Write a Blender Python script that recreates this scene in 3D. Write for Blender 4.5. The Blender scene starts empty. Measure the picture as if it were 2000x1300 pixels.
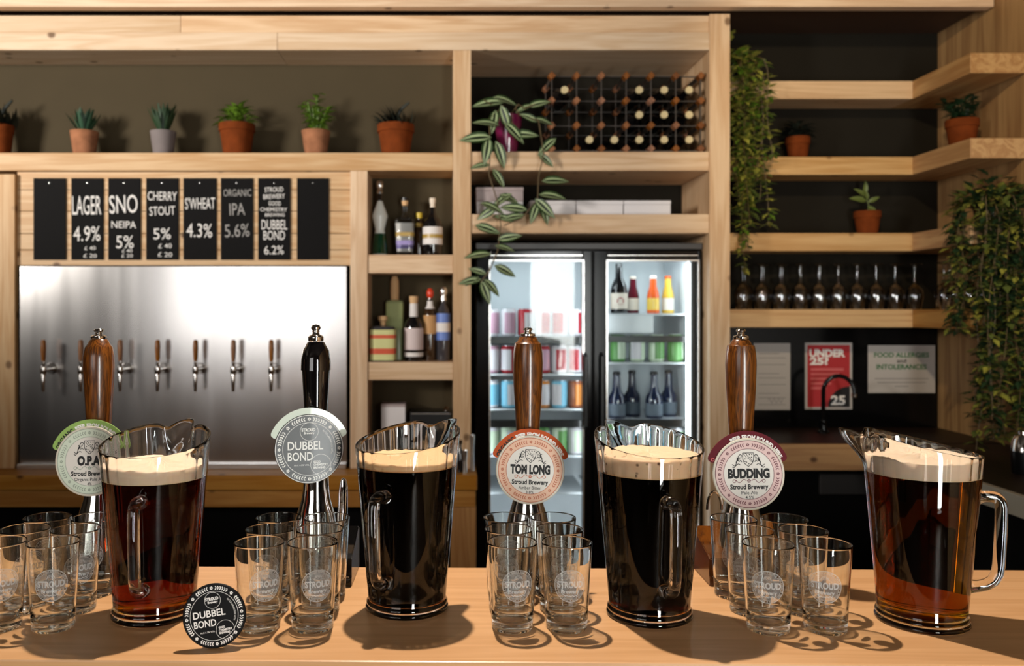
import bpy, bmesh, math, random
from mathutils import Vector, Matrix
random.seed(7)
PI = math.pi
S = bpy.context.scene
C = S.collection

# ------------------------------------------------------------------ camera, world, lights, exposure
F = 1700.0          # focal length in pixels of the 2000 x 1300 frame
CX, CY = 872.0, 604.0
EYE = 1.53
CT = EYE - 0.449    # counter top height

cam = bpy.data.cameras.new('camera')
cam.sensor_width = 36.0
cam.lens = F / 2000 * 36
cam.shift_x = (1000 - CX) / 2000
cam.shift_y = (CY - 650) / 2000
cam.clip_start = 0.05
cam.dof.use_dof = True
cam.dof.focus_distance = 1.29
cam.dof.aperture_fstop = 5.2
cam_ob = bpy.data.objects.new('camera', cam)
cam_ob.location = (0, 0, EYE)
cam_ob.rotation_euler = (PI / 2, 0, 0)
C.objects.link(cam_ob)
S.camera = cam_ob

S.view_settings.view_transform = 'Standard'
S.view_settings.look = 'None'
S.view_settings.exposure = 0.0
S.view_settings.gamma = 1.0
S.view_settings.use_curve_mapping = False
S.cycles.max_bounces = 20
S.cycles.transmission_bounces = 20
S.cycles.transparent_max_bounces = 32
S.cycles.glossy_bounces = 6
S.cycles.diffuse_bounces = 3
S.cycles.use_denoising = True
S.cycles.sample_clamp_indirect = 6.0
S.cycles.blur_glossy = 0.5

w = bpy.data.worlds.new('world'); S.world = w; w.use_nodes = True
w.node_tree.nodes['Background'].inputs[0].default_value = (0.75, 0.85, 1.0, 1)
w.node_tree.nodes['Background'].inputs[1].default_value = 0.04


def area(name, loc, target, sx, sy, power, col, spread=None):
    l = bpy.data.lights.new(name, 'AREA'); l.shape = 'RECTANGLE'; l.size = sx; l.size_y = sy
    l.energy = power; l.color = col
    if spread: l.spread = spread
    o = bpy.data.objects.new(name, l); o.location = loc
    o.rotation_euler = (Vector(target) - Vector(loc)).to_track_quat('-Z', 'Y').to_euler()
    C.objects.link(o); return o


# daylight through the side window beyond the bar's left end, and through the two windows behind the drinker
area('daylight_side_window', (-4.9, -1.2, 2.25), (0.0, 3.6, 1.75), 1.1, 1.3, 520, (1.0, 0.95, 0.88))
area('daylight_rear_window', (-2.0, -1.97, 1.85), (-2.0, 0, 1.85), 2.1, 1.4, 31, (1.0, 0.97, 0.94))
area('daylight_glazed_door', (1.1, -1.97, 1.08), (1.1, 0, 1.08), 0.46, 2.05, 98, (0.97, 1.0, 0.97))
sp = bpy.data.lights.new('counter_spotlight', 'SPOT'); sp.energy = 182; sp.color = (1.0, 0.87, 0.73)
sp.spot_size = math.radians(76); sp.spot_blend = 0.35; sp.shadow_soft_size = 0.022
sp_ob = bpy.data.objects.new('counter_spotlight', sp); sp_ob.location = (-0.08, 1.80, 2.86)
sp_ob.rotation_euler = (Vector((0.05, 1.22, CT)) - sp_ob.location).to_track_quat('-Z', 'Y').to_euler()
C.objects.link(sp_ob)
sp.cycles.is_caustics_light = True
sp2 = bpy.data.lights.new('shelf_spotlight', 'SPOT'); sp2.energy = 85; sp2.color = (1.0, 0.80, 0.52)
sp2.spot_size = math.radians(56); sp2.spot_blend = 0.6; sp2.shadow_soft_size = 0.04
sp2_ob = bpy.data.objects.new('shelf_spotlight', sp2); sp2_ob.location = (0.75, 1.35, 2.9)
sp2_ob.rotation_euler = (Vector((1.95, 3.5, 2.1)) - sp2_ob.location).to_track_quat('-Z', 'Y').to_euler()
C.objects.link(sp2_ob)

# ------------------------------------------------------------------ helpers


def P(px, py, d):
    """the point d metres in front of the lens plane that the photo shows at px, py"""
    return Vector(((px - CX) / F * d, d, EYE - (py - CY) / F * d))


def X(px, d): return (px - CX) / F * d
def Z(py, d): return EYE - (py - CY) / F * d


def lin(r, g, b):
    f = lambda c: (c / 12.92 if c <= 0.04045 else ((c + 0.055) / 1.055) ** 2.4)
    return (f(r / 255), f(g / 255), f(b / 255), 1)


class MB:
    def __init__(s): s.v = []; s.f = []; s.m = []; s.flat = set()

    def add(s, vs, fs, m=0, M=None):
        o = len(s.v)
        for v in vs:
            v = Vector(v)
            s.v.append(M @ v if M else v)
        for f in fs:
            s.f.append([i + o for i in f]); s.m.append(m)
        return s

    def box(s, x0, x1, y0, y1, z0, z1, bev=0.0, m=0, M=None, seg=2):
        bm = bmesh.new()
        bmesh.ops.create_cube(bm, size=1)
        for v in bm.verts:
            v.co = Vector((x0 + (v.co.x + .5) * (x1 - x0), y0 + (v.co.y + .5) * (y1 - y0), z0 + (v.co.z + .5) * (z1 - z0)))
        if bev > 0:
            bmesh.ops.bevel(bm, geom=bm.edges[:], offset=bev, segments=seg, affect='EDGES', profile=0.5)
        bm.verts.index_update()
        s.flat.update(range(len(s.f), len(s.f) + len(bm.faces)))
        s.add([v.co.copy() for v in bm.verts], [[v.index for v in f.verts] for f in bm.faces], m, M)
        bm.free(); return s

    def lathe(s, prof, n=32, c=(0, 0, 0), m=0, M=None, sq=None):
        """prof: (r, z) from one end to the other; r = 0 closes an end. sq: superellipse exponent for square bottles"""
        vs, rings = [], []
        for r, z in prof:
            if r <= 1e-6:
                rings.append([len(vs)]); vs.append((c[0], c[1], c[2] + z)); continue
            ring = []
            for i in range(n):
                a = 2 * PI * i / n
                ca, sa = math.cos(a), math.sin(a)
                k = 1.0
                if sq: k = 1.0 / (abs(ca) ** sq + abs(sa) ** sq) ** (1 / sq)
                ring.append(len(vs)); vs.append((c[0] + r * k * ca, c[1] + r * k * sa, c[2] + z))
            rings.append(ring)
        fs = []
        for a, b in zip(rings, rings[1:]):
            if len(a) == 1 and len(b) == 1: continue
            for i in range(n):
                j = (i + 1) % n
                if len(a) == 1: fs.append([a[0], b[i], b[j]][::-1])
                elif len(b) == 1: fs.append([a[i], a[j], b[0]])
                else: fs.append([a[i], a[j], b[j], b[i]])
        return s.add(vs, fs, m, M)

    def tube(s, pts, rad, n=14, m=0, M=None, cap=True):
        pts = [Vector(p) for p in pts]
        rs = rad if isinstance(rad, (list, tuple)) else [rad] * len(pts)
        t0 = (pts[1] - pts[0]).normalized()
        u = t0.cross(Vector((0, 0, 1)))
        if u.length < 1e-3: u = t0.cross(Vector((1, 0, 0)))
        u.normalize()
        vs, fs = [], []
        for i, p in enumerate(pts):
            t = (pts[min(i + 1, len(pts) - 1)] - pts[max(i - 1, 0)]).normalized()
            u = (u - t * u.dot(t)).normalized(); q = t.cross(u)
            for k in range(n):
                a = 2 * PI * k / n
                vs.append(p + (u * math.cos(a) + q * math.sin(a)) * rs[i])
        for i in range(len(pts) - 1):
            for k in range(n):
                j = (k + 1) % n
                fs.append([i * n + k, i * n + j, (i + 1) * n + j, (i + 1) * n + k])
        if cap:
            fs.append(list(range(n))[::-1]); fs.append([(len(pts) - 1) * n + k for k in range(n)])
        return s.add(vs, fs, m, M)

    def leaf(s, p, d, up, L, W, m=(0, 0, 0), bend=0.25, seg=5):
        """a pointed leaf from p along d; m = materials of rim, stripe and midrib"""
        p = Vector(p); d = Vector(d).normalized(); up = Vector(up)
        side = d.cross(up)
        if side.length < 1e-3: side = d.cross(Vector((1, 0.3, 0)))
        side.normalize(); nrm = side.cross(d).normalized()
        cols = (-1, -.58, -.27, .27, .58, 1)
        vs, fs, ms = [], [], []
        for i in range(seg + 1):
            t = i / seg
            wd = W * 0.5 * (math.sin(PI * (t ** 0.8)) ** 0.8 if 0 < t < 1 else 0.02)
            q = p + d * (L * t) - nrm * (bend * L * t * t)
            for cc in cols: vs.append(q + side * (wd * cc) + nrm * (abs(cc) * wd * 0.3))
        k = len(cols)
        o = len(s.v); s.v.extend(vs)
        for i in range(seg):
            for j in range(k - 1):
                s.f.append([o + i * k + j, o + i * k + j + 1, o + (i + 1) * k + j + 1, o + (i + 1) * k + j])
                s.m.append(m[(0, 1, 2, 1, 0)[j]])
        return s

    def quad_leaf(s, p, d, up, L, W, m=0):
        p = Vector(p); d = Vector(d).normalized()
        side = d.cross(Vector(up))
        if side.length < 1e-3: side = d.cross(Vector((1, .3, 0)))
        side.normalize(); n = side.cross(d)
        s.add([p, p + d * L * .45 + side * W * .5 + n * W * .15, p + d * L, p + d * L * .45 - side * W * .5 + n * W * .15, p + d * L * .5],
              [[0, 1, 4], [1, 2, 4], [2, 3, 4], [3, 0, 4]], m)
        return s

    def build(s, name, mats, parent=None, smooth=32, local=False):
        me = bpy.data.meshes.new(name)
        off = Vector((0, 0, 0))
        if parent is not None and not local:
            q = parent
            while q is not None: off += Vector(q.location); q = q.parent
        me.from_pydata([v - off for v in s.v], [], s.f)
        if not isinstance(mats, (list, tuple)): mats = [mats]
        for m in mats: me.materials.append(m)
        if any(s.m): me.polygons.foreach_set('material_index', s.m)
        if smooth:
            me.set_sharp_from_angle(angle=math.radians(smooth))
            me.polygons.foreach_set('use_smooth', [i not in s.flat for i in range(len(me.polygons))])
        me.update()
        o = bpy.data.objects.new(name, me); C.objects.link(o)
        if parent is not None: o.parent = parent
        return o


def tag(o, label, cat, group=None):
    o['label'] = label; o['category'] = cat
    if group: o['group'] = group
    return o


def thing(name, label, cat, loc=(0, 0, 0), group=None, rz=0.0):
    o = bpy.data.objects.new(name, None); o.empty_display_size = 0.05
    C.objects.link(o); o.location = loc; o.rotation_euler = (0, 0, rz)
    return tag(o, label, cat, group)


def struct(name, mb, mat):
    o = mb.build(name, mat); o['kind'] = 'structure'; return o


def kids(o): return [c for c in C.objects if c.parent == o]


def copy_tree(o, loc, label, group=None, rz=None):
    def rec(a, par):
        b = a.copy(); C.objects.link(b)
        if par is not None: b.parent = par
        for ch in kids(a): rec(ch, b)
        return b
    r = rec(o, None)
    r.location = loc; r['label'] = label
    if group: r['group'] = group
    if rz is not None: r.rotation_euler = (0, 0, rz)
    return r


ORD = ['first', 'second', 'third', 'fourth', 'fifth', 'sixth', 'seventh', 'eighth', 'ninth', 'tenth', 'eleventh', 'twelfth', 'thirteenth', 'fourteenth']

# ------------------------------------------------------------------ flat inks: lettering, emblems, rings
_tc = {}


def text_geo(body, bold=0.0):
    key = (body, bold)
    if key not in _tc:
        cu = bpy.data.curves.new('lettering', 'FONT'); cu.body = body; cu.offset = bold; cu.resolution_u = 3
        cu.fill_mode = 'FRONT'
        ob = bpy.data.objects.new('lettering', cu); C.objects.link(ob)
        me = bpy.data.meshes.new_from_object(ob)
        vs = [(v.co.x, v.co.y) for v in me.vertices]; fs = [list(p.vertices) for p in me.polygons]
        bpy.data.objects.remove(ob); bpy.data.meshes.remove(me); bpy.data.curves.remove(cu)
        _tc[key] = (vs, fs)
    return _tc[key]


class Ink:
    def __init__(s): s.v = []; s.f = []

    def raw(s, vs, fs):
        o = len(s.v); s.v += [tuple(v) for v in vs]; s.f += [[i + o for i in f] for f in fs]; return s

    def text(s, body, x, y, h, w=None, bold=0.02, align='c', rot=0.0, fn=None):
        """h: capital height, w: total width or None; x, y: middle of the line"""
        vs, fs = text_geo(body, bold)
        if not vs: return s
        x0 = min(v[0] for v in vs); x1 = max(v[0] for v in vs)
        cap = 0.70
        sy = h / cap; sx = (w / (x1 - x0)) if w else sy
        out = []
        for a, b in vs:
            u = (a - (x0 + x1) / 2) * sx if align == 'c' else (a - x0) * sx
            q = (b - cap / 2) * sy
            if fn: out.append(fn(u, q))
            else:
                out.append((x + u * math.cos(rot) - q * math.sin(rot), y + u * math.sin(rot) + q * math.cos(rot)))
        return s.raw(out, fs)

    def arc_text(s, body, cx, cy, R, a_mid, h, ang, bold=0.03):
        """text along the top of a circle, spanning ang radians about a_mid (pi/2 = top)"""
        w = R * ang
        return s.text(body, 0, 0, h, w, bold, fn=lambda u, q: (cx + (R + q) * math.cos(a_mid - u / R), cy + (R + q) * math.sin(a_mid - u / R)))

    def ring(s, cx, cy, r0, r1, a0=0.0, a1=2 * PI, n=96):
        vs, fs = [], []
        for i in range(n + 1):
            a = a0 + (a1 - a0) * i / n
            vs += [(cx + r0 * math.cos(a), cy + r0 * math.sin(a)), (cx + r1 * math.cos(a), cy + r1 * math.sin(a))]
        for i in range(n): fs.append([2 * i, 2 * i + 1, 2 * i + 3, 2 * i + 2])
        return s.raw(vs, fs)

    def disc(s, cx, cy, r, n=48):
        return s.raw([(cx + r * math.cos(2 * PI * i / n), cy + r * math.sin(2 * PI * i / n)) for i in range(n)], [list(range(n))])

    def poly(s, pts): return s.raw(pts, [list(range(len(pts)))])

    def stroke(s, pts, wd):
        vs, fs = [], []
        n = len(pts)
        for i in range(n):
            a = pts[max(i - 1, 0)]; b = pts[min(i + 1, n - 1)]
            dx, dy = b[0] - a[0], b[1] - a[1]; l = math.hypot(dx, dy) or 1
            vs += [(pts[i][0] - dy / l * wd / 2, pts[i][1] + dx / l * wd / 2), (pts[i][0] + dy / l * wd / 2, pts[i][1] - dx / l * wd / 2)]
        for i in range(n - 1): fs.append([2 * i, 2 * i + 1, 2 * i + 3, 2 * i + 2])
        return s.raw(vs, fs)

    def wreath(s, cx, cy, r, sz, n_seg=8, rot=0.0):
        """chevron leaves with a small flower between each run"""
        for k in range(n_seg):
            a0 = rot + PI / 2 + 2 * PI * k / n_seg
            for i in range(5):
                a = a0 + 2 * PI / n_seg * i / 5
                s.disc(cx + r * math.cos(a0) + sz * .45 * math.cos(i * 1.257), cy + r * math.sin(a0) + sz * .45 * math.sin(i * 1.257), sz * .3, 8)
            for i in range(1, 7):
                a = a0 + 2 * PI / n_seg * (0.13 + 0.74 * i / 7)
                sg = 1 if k % 2 else -1
                for q in (-1, 1):
                    b = a + sg * 0.045
                    p0 = (cx + r * math.cos(a), cy + r * math.sin(a))
                    p1 = (cx + (r + q * sz * .75) * math.cos(b), cy + (r + q * sz * .75) * math.sin(b))
                    s.stroke([p0, p1], sz * .42)
        return s

    def crest(s, cx, cy, k):
        """a shield with a wavy bend and dots between two scrolled beasts"""
        sh = [(-.5, .55), (.5, .55), (.5, -.05), (.36, -.4), (0, -.7), (-.36, -.4), (-.5, -.05), (-.5, .55)]
        s.stroke([(cx + a * k, cy + b * k) for a, b in sh], k * .07)
        s.stroke([(cx + k * (-.45 + .1 * i), cy + k * (.42 - .085 * i + .06 * math.sin(i * 1.6))) for i in range(10)], k * .045)
        s.stroke([(cx + k * (-.25 + .08 * i), cy + k * (.5 - .085 * i + .06 * math.sin(i * 1.6))) for i in range(9)], k * .045)
        for a, b in ((.12, .4), (.34, .4), (.3, .15), (-.3, 0), (-.15, -.3), (.05, -.45), (-.3, -.25)): s.disc(cx + a * k, cy + b * k, k * .055, 8)
        for g in (-1, 1):
            s.stroke([(cx + g * k * (.55 + .95 * t), cy + k * (.25 - .85 * t + .35 * math.sin(t * 6.0))) for t in [i / 14 for i in range(15)]], k * .07)
            s.stroke([(cx + g * k * (.6 + .5 * t), cy + k * (-.3 + .35 * t + .12 * math.sin(t * 9))) for t in [i / 10 for i in range(11)]], k * .06)
            s.stroke([(cx + g * k * (.75 + .75 * t), cy + k * (-.55 + .1 * math.sin(t * 7))) for t in [i / 10 for i in range(11)]], k * .06)
            for i in range(4): s.stroke([(cx + g * k * (.62 + .13 * i), cy + k * (.25 - .08 * i)), (cx + g * k * (.7 + .15 * i), cy + k * (.02 - .12 * i))], k * .045)
        return s

    def scroll(s, cx, cy, k):
        for g in (-1, 1):
            pts = []
            for i in range(26):
                t = i / 25
                pts.append((cx + g * k * (.3 + 1.5 * t), cy + k * .22 * math.sin(t * 8.5) * (1 - .3 * t)))
            s.stroke(pts, k * .07)
            s.ring(cx + g * k * 1.7, cy, k * .14, k * .21, n=14)
        for i in range(5): s.disc(cx + k * .14 * math.cos(PI / 2 + i * 1.257), cy + k * .14 * math.sin(PI / 2 + i * 1.257), k * .09, 8)
        return s

    def build(s, name, mat, parent, fn):
        mb = MB(); mb.v = [Vector(fn(a, b)) for a, b in s.v]; mb.f = s.f; mb.m = [0] * len(s.f)
        return mb.build(name, mat, parent, smooth=0, local=True)


# ------------------------------------------------------------------ materials
def nodes(name):
    m = bpy.data.materials.new(name); m.use_nodes = True
    t = m.node_tree
    for n in list(t.nodes): t.nodes.remove(n)
    out = t.nodes.new('ShaderNodeOutputMaterial')
    return m, t, out


def pbr(name, col, rough=0.5, metal=0.0, spec=0.5, noise=0.0, nscale=30.0, coat=0.0, trans=0.0, emit=None, sss=0.0):
    m, t, out = nodes(name)
    b = t.nodes.new('ShaderNodeBsdfPrincipled')
    b.inputs['Roughness'].default_value = rough; b.inputs['Metallic'].default_value = metal
    b.inputs['Specular IOR Level'].default_value = spec
    b.inputs['Coat Weight'].default_value = coat
    b.inputs['Transmission Weight'].default_value = trans
    if emit:
        b.inputs['Emission Color'].default_value = emit[0]; b.inputs['Emission Strength'].default_value = emit[1]
    if noise > 0:
        tc = t.nodes.new('ShaderNodeTexCoord'); nz = t.nodes.new('ShaderNodeTexNoise')
        nz.inputs['Scale'].default_value = nscale; nz.inputs['Detail'].default_value = 4
        mp = t.nodes.new('ShaderNodeMapRange'); mp.inputs[3].default_value = 1 - noise; mp.inputs[4].default_value = 1 + noise
        mx = t.nodes.new('ShaderNodeMix'); mx.data_type = 'RGBA'; mx.blend_type = 'MULTIPLY'; mx.inputs[0].default_value = 1
        mx.inputs[6].default_value = col
        t.links.new(tc.outputs['Object'], nz.inputs['Vector']); t.links.new(nz.outputs['Fac'], mp.inputs[0])
        t.links.new(mp.outputs[0], mx.inputs[7]); t.links.new(mx.outputs[2], b.inputs['Base Color'])
    else:
        b.inputs['Base Color'].default_value = col
    t.links.new(b.outputs[0], out.inputs[0])
    return m


def wood(name, axis, c0, c1, knots=0.5, rough=0.5, fine=1.0, vary=0.16, spec=0.3, coat=0.0, plyscale=1.0):
    """board timber with its grain along axis 0/1/2"""
    m, t, out = nodes(name)
    N = t.nodes.new; L = t.links.new
    b = N('ShaderNodeBsdfPrincipled'); b.inputs['Roughness'].default_value = rough; b.inputs['Specular IOR Level'].default_value = spec
    b.inputs['Coat Weight'].default_value = coat; b.inputs['Coat Roughness'].default_value = 0.15
    tc = N('ShaderNodeTexCoord'); oi = N('ShaderNodeObjectInfo')
    mul = N('ShaderNodeMath'); mul.operation = 'MULTIPLY'; mul.inputs[1].default_value = 37.0
    L(oi.outputs['Random'], mul.inputs[0])
    add = N('ShaderNodeVectorMath'); add.operation = 'ADD'
    L(tc.outputs['Object'], add.inputs[0]); L(mul.outputs[0], add.inputs[1])
    mp = N('ShaderNodeMapping')
    sc = [11.0 * fine] * 3; sc[axis] = 0.7 * fine
    mp.inputs['Scale'].default_value = sc
    L(add.outputs[0], mp.inputs[0])
    n1 = N('ShaderNodeTexNoise'); n1.inputs['Scale'].default_value = 1.6; n1.inputs['Detail'].default_value = 3; n1.inputs['Distortion'].default_value = 0.5
    L(mp.outputs[0], n1.inputs['Vector'])
    mr = N('ShaderNodeMath'); mr.operation = 'MULTIPLY'; mr.inputs[1].default_value = 26.0
    sn = N('ShaderNodeMath'); sn.operation = 'SINE'
    L(n1.outputs['Fac'], mr.inputs[0]); L(mr.outputs[0], sn.inputs[0])
    n2 = N('ShaderNodeTexNoise'); n2.inputs['Scale'].default_value = 14; n2.inputs['Detail'].default_value = 5
    L(mp.outputs[0], n2.inputs['Vector'])
    s1 = N('ShaderNodeMapRange'); s1.inputs[1].default_value = -1; s1.inputs[2].default_value = 1; s1.inputs[3].default_value = 0; s1.inputs[4].default_value = 0.55
    L(sn.outputs[0], s1.inputs[0])
    s2 = N('ShaderNodeMath'); s2.operation = 'MULTIPLY_ADD'; s2.inputs[1].default_value = 0.6
    L(n2.outputs['Fac'], s2.inputs[0]); L(s1.outputs[0], s2.inputs[2])
    mix = N('ShaderNodeMix'); mix.data_type = 'RGBA'; mix.inputs[6].default_value = c0; mix.inputs[7].default_value = c1; mix.clamp_factor = True
    L(s2.outputs[0], mix.inputs[0])
    col = mix.outputs[2]
    if knots > 0:
        mk = N('ShaderNodeMapping'); sk = [8.5] * 3; sk[axis] = 6.5; mk.inputs['Scale'].default_value = sk
        L(add.outputs[0], mk.inputs[0])
        vo = N('ShaderNodeTexVoronoi'); vo.inputs['Scale'].default_value = 1.0
        L(mk.outputs[0], vo.inputs['Vector'])
        kr = N('ShaderNodeMapRange'); kr.inputs[1].default_value = 0.07; kr.inputs[2].default_value = 0.135; kr.inputs[3].default_value = 1; kr.inputs[4].default_value = 0
        L(vo.outputs['Distance'], kr.inputs[0])
        k2 = N('ShaderNodeMath'); k2.operation = 'MULTIPLY'; k2.inputs[1].default_value = knots
        L(kr.outputs[0], k2.inputs[0])
        mix2 = N('ShaderNodeMix'); mix2.data_type = 'RGBA'; mix2.inputs[7].default_value = (c1[0] * .22, c1[1] * .16, c1[2] * .1, 1)
        L(k2.outputs[0], mix2.inputs[0]); L(col, mix2.inputs[6]); col = mix2.outputs[2]
    if vary > 0:
        hs = N('ShaderNodeHueSaturation')
        v1 = N('ShaderNodeMapRange'); v1.inputs[3].default_value = 1 - vary; v1.inputs[4].default_value = 1 + vary
        L(oi.outputs['Random'], v1.inputs[0]); L(v1.outputs[0], hs.inputs['Value'])
        v2 = N('ShaderNodeMapRange'); v2.inputs[3].default_value = 1.12; v2.inputs[4].default_value = 0.82
        L(oi.outputs['Random'], v2.inputs[0]); L(v2.outputs[0], hs.inputs['Saturation'])
        L(col, hs.inputs['Color']); col = hs.outputs[0]
    L(col, b.inputs['Base Color']); L(b.outputs[0], out.inputs[0])
    return m


def glass(name, col=(1, 1, 1, 1), ior=1.47, rough=0.0, clear=0.0, absorb=None):
    m, t, out = nodes(name)
    g = t.nodes.new('ShaderNodeBsdfGlass'); g.inputs['Color'].default_value = col; g.inputs['IOR'].default_value = ior; g.inputs['Roughness'].default_value = rough
    sh = g.outputs[0]
    if clear > 0:
        tr = t.nodes.new('ShaderNodeBsdfTransparent'); tr.inputs[0].default_value = col
        mx = t.nodes.new('ShaderNodeMixShader'); mx.inputs[0].default_value = clear
        t.links.new(sh, mx.inputs[1]); t.links.new(tr.outputs[0], mx.inputs[2]); sh = mx.outputs[0]
    t.links.new(sh, out.inputs[0])
    if absorb:
        va = t.nodes.new('ShaderNodeVolumeAbsorption'); dmax = max(absorb)
        va.inputs['Color'].default_value = tuple(1 - a / dmax for a in absorb) + (1,)
        va.inputs['Density'].default_value = dmax
        t.links.new(va.outputs[0], out.inputs[1])
    return m


def pane(name, col=(1, 1, 1, 1), ior=1.5, gain=1.0):
    """a thin sheet of clear glass: what is behind shows straight through, with a Fresnel reflection"""
    m, t, out = nodes(name)
    tr = t.nodes.new('ShaderNodeBsdfTransparent'); tr.inputs[0].default_value = col
    gl = t.nodes.new('ShaderNodeBsdfGlossy'); gl.inputs['Roughness'].default_value = 0.02
    fr = t.nodes.new('ShaderNodeFresnel'); fr.inputs[0].default_value = ior
    mu = t.nodes.new('ShaderNodeMath'); mu.operation = 'MULTIPLY'; mu.inputs[1].default_value = gain; mu.use_clamp = True
    t.links.new(fr.outputs[0], mu.inputs[0])
    mx = t.nodes.new('ShaderNodeMixShader')
    t.links.new(mu.outputs[0], mx.inputs[0]); t.links.new(tr.outputs[0], mx.inputs[1]); t.links.new(gl.outputs[0], mx.inputs[2])
    t.links.new(mx.outputs[0], out.inputs[0]); return m


def frost(name, col, dens):
    """etched or frosted film: part see-through, part white scatter"""
    m, t, out = nodes(name)
    tr = t.nodes.new('ShaderNodeBsdfTransparent')
    df = t.nodes.new('ShaderNodeBsdfDiffuse'); df.inputs[0].default_value = col
    tl = t.nodes.new('ShaderNodeBsdfTranslucent'); tl.inputs[0].default_value = col
    hf = t.nodes.new('ShaderNodeMixShader'); hf.inputs[0].default_value = .5
    t.links.new(df.outputs[0], hf.inputs[1]); t.links.new(tl.outputs[0], hf.inputs[2])
    mx = t.nodes.new('ShaderNodeMixShader'); mx.inputs[0].default_value = dens
    t.links.new(tr.outputs[0], mx.inputs[1]); t.links.new(hf.outputs[0], mx.inputs[2]); t.links.new(mx.outputs[0], out.inputs[0])
    return m


PINE0, PINE1 = lin(220, 188, 150), lin(192, 150, 106)
pine_x = wood('pine_along', 0, PINE0, PINE1, knots=0.9)
pine_z = wood('pine_upright', 2, PINE0, PINE1, knots=0.8)
PALE = (lin(226, 202, 174), lin(204, 172, 138)); WARM = (lin(214, 174, 122), lin(184, 138, 84)); DIM = (lin(202, 150, 84), lin(170, 114, 54))  # one pine: brighter header, warmer corner, dimmer ledge, the light put into the colour
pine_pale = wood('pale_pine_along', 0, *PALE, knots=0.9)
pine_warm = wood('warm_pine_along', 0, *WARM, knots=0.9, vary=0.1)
pine_dim = wood('dim_pine_along', 0, *DIM, knots=0.9, vary=0.1)
pine_dim_z = wood('dim_pine_upright', 2, *DIM, knots=0.9, vary=0.1)
pine_y = wood('pine_deep', 1, lin(198, 156, 98), lin(160, 112, 60), knots=0.0)
ply = wood('plywood_sheet', 2, lin(184, 142, 82), lin(140, 98, 50), knots=0.0, fine=0.55, vary=0.05)
counter_wood = wood('birch_worktop', 0, lin(220, 172, 124), lin(202, 152, 104), knots=0.0, rough=0.34, fine=1.3, vary=0.0, spec=0.45)
dark_wood = wood('dark_board', 0, lin(44, 27, 14), lin(28, 16, 8), knots=0.0, rough=0.45)
oak_handle = wood('varnished_oak', 2, lin(138, 78, 24), lin(48, 21, 5), knots=0.0, rough=0.3, fine=9.0, vary=0.0, spec=0.35, coat=0.5)
tap_wood = wood('tap_handle_wood', 2, lin(150, 96, 44), lin(104, 60, 24), knots=0.0, rough=0.35, fine=5.0, vary=0.1)
block_wood = wood('rack_block', 2, lin(150, 92, 44), lin(104, 58, 26), knots=0, vary=0.25)
base_wood = wood('stained_block', 1, lin(120, 70, 30), lin(70, 36, 14), knots=0, rough=0.25, fine=2, coat=0.5)
olive = pbr('olive_paint', lin(66, 56, 38), 0.8, spec=0.2, noise=0.08, nscale=8)
umber = pbr('dark_umber_paint', lin(30, 26, 19), 0.85, spec=0.15, noise=0.1, nscale=8)
black_matt = pbr('matt_black', lin(7, 6, 6), 0.7, spec=0.1)
black_gloss = pbr('gloss_black', lin(5, 5, 6), 0.14, spec=0.3)
black_trim = pbr('black_plastic', lin(14, 14, 15), 0.3)
char_trim = pbr('charcoal_plastic', lin(52, 48, 46), 0.4)
slate_m = pbr('slate', lin(11, 9, 9), 0.7, spec=0.12, noise=0.25, nscale=40)
chalk = pbr('chalk', lin(225, 220, 215), 0.9)
chalk_dim = pbr('rubbed_chalk', lin(150, 146, 142), 0.9)
steel = pbr('brushed_steel', (0.72, 0.70, 0.68, 1), 0.24, 1.0)
chrome = pbr('chrome', (0.82, 0.80, 0.78, 1), 0.06, 1.0)
dull_chrome = pbr('tap_chrome', (0.55, 0.52, 0.50, 1), 0.16, 1.0)
terracotta = pbr('terracotta', lin(108, 50, 18), 0.9, noise=0.5, nscale=26, spec=0.1)
pale_clay = pbr('pale_terracotta', lin(146, 98, 70), 0.9, noise=0.6, nscale=24, spec=0.1)
grey_pot = pbr('grey_clay', lin(112, 102, 100), 0.8, noise=0.2, nscale=20)
purple_glaze = pbr('purple_glaze', lin(112, 26, 66), 0.1, coat=0.8)
soil = pbr('soil', lin(30, 22, 16), 0.95)
leaf_dark = pbr('dark_leaf', lin(34, 56, 32), 0.45, noise=0.3, nscale=25)
leaf_blue = pbr('blue_green_leaf', lin(44, 74, 52), 0.45, noise=0.3, nscale=25)
leaf_bright = pbr('bright_leaf', lin(92, 122, 34), 0.45, noise=0.3, nscale=30)
leaf_gold = pbr('yellow_green_leaf', lin(150, 148, 62), 0.5, noise=0.3, nscale=30)
leaf_olive = pbr('olive_leaf', lin(92, 104, 48), 0.5, noise=0.35, nscale=30)
leaf_deep = pbr('deep_leaf', lin(30, 34, 26), 0.5, noise=0.3, nscale=30)
leaf_stripe = pbr('silver_leaf_stripe', lin(168, 184, 136), 0.4)
leaf_rim = pbr('green_leaf_rim', lin(48, 68, 34), 0.4)
leaf_mid = pbr('purple_leaf_midrib', lin(34, 44, 24), 0.4)
stem_m = pbr('brown_stem', lin(92, 74, 44), 0.6)
paper = pbr('paper', lin(186, 178, 172), 0.8)
white_card = pbr('white_card', lin(222, 216, 216), 0.6)
grey_card = pbr('grey_card', lin(166, 150, 148), 0.6)
ink_black = pbr('black_ink', lin(20, 18, 18), 0.7)
ink_grey = pbr('grey_ink', lin(150, 142, 138), 0.7)
ink_green = pbr('green_ink', lin(40, 104, 56), 0.7)
ink_red = pbr('red_print', lin(178, 40, 44), 0.7)
ink_pink = pbr('faded_red_print', lin(206, 96, 96), 0.7)
ink_white = pbr('white_print', lin(236, 230, 224), 0.6)
stone = pbr('pale_stone', lin(206, 200, 180), 0.5, noise=0.06, nscale=12)
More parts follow.
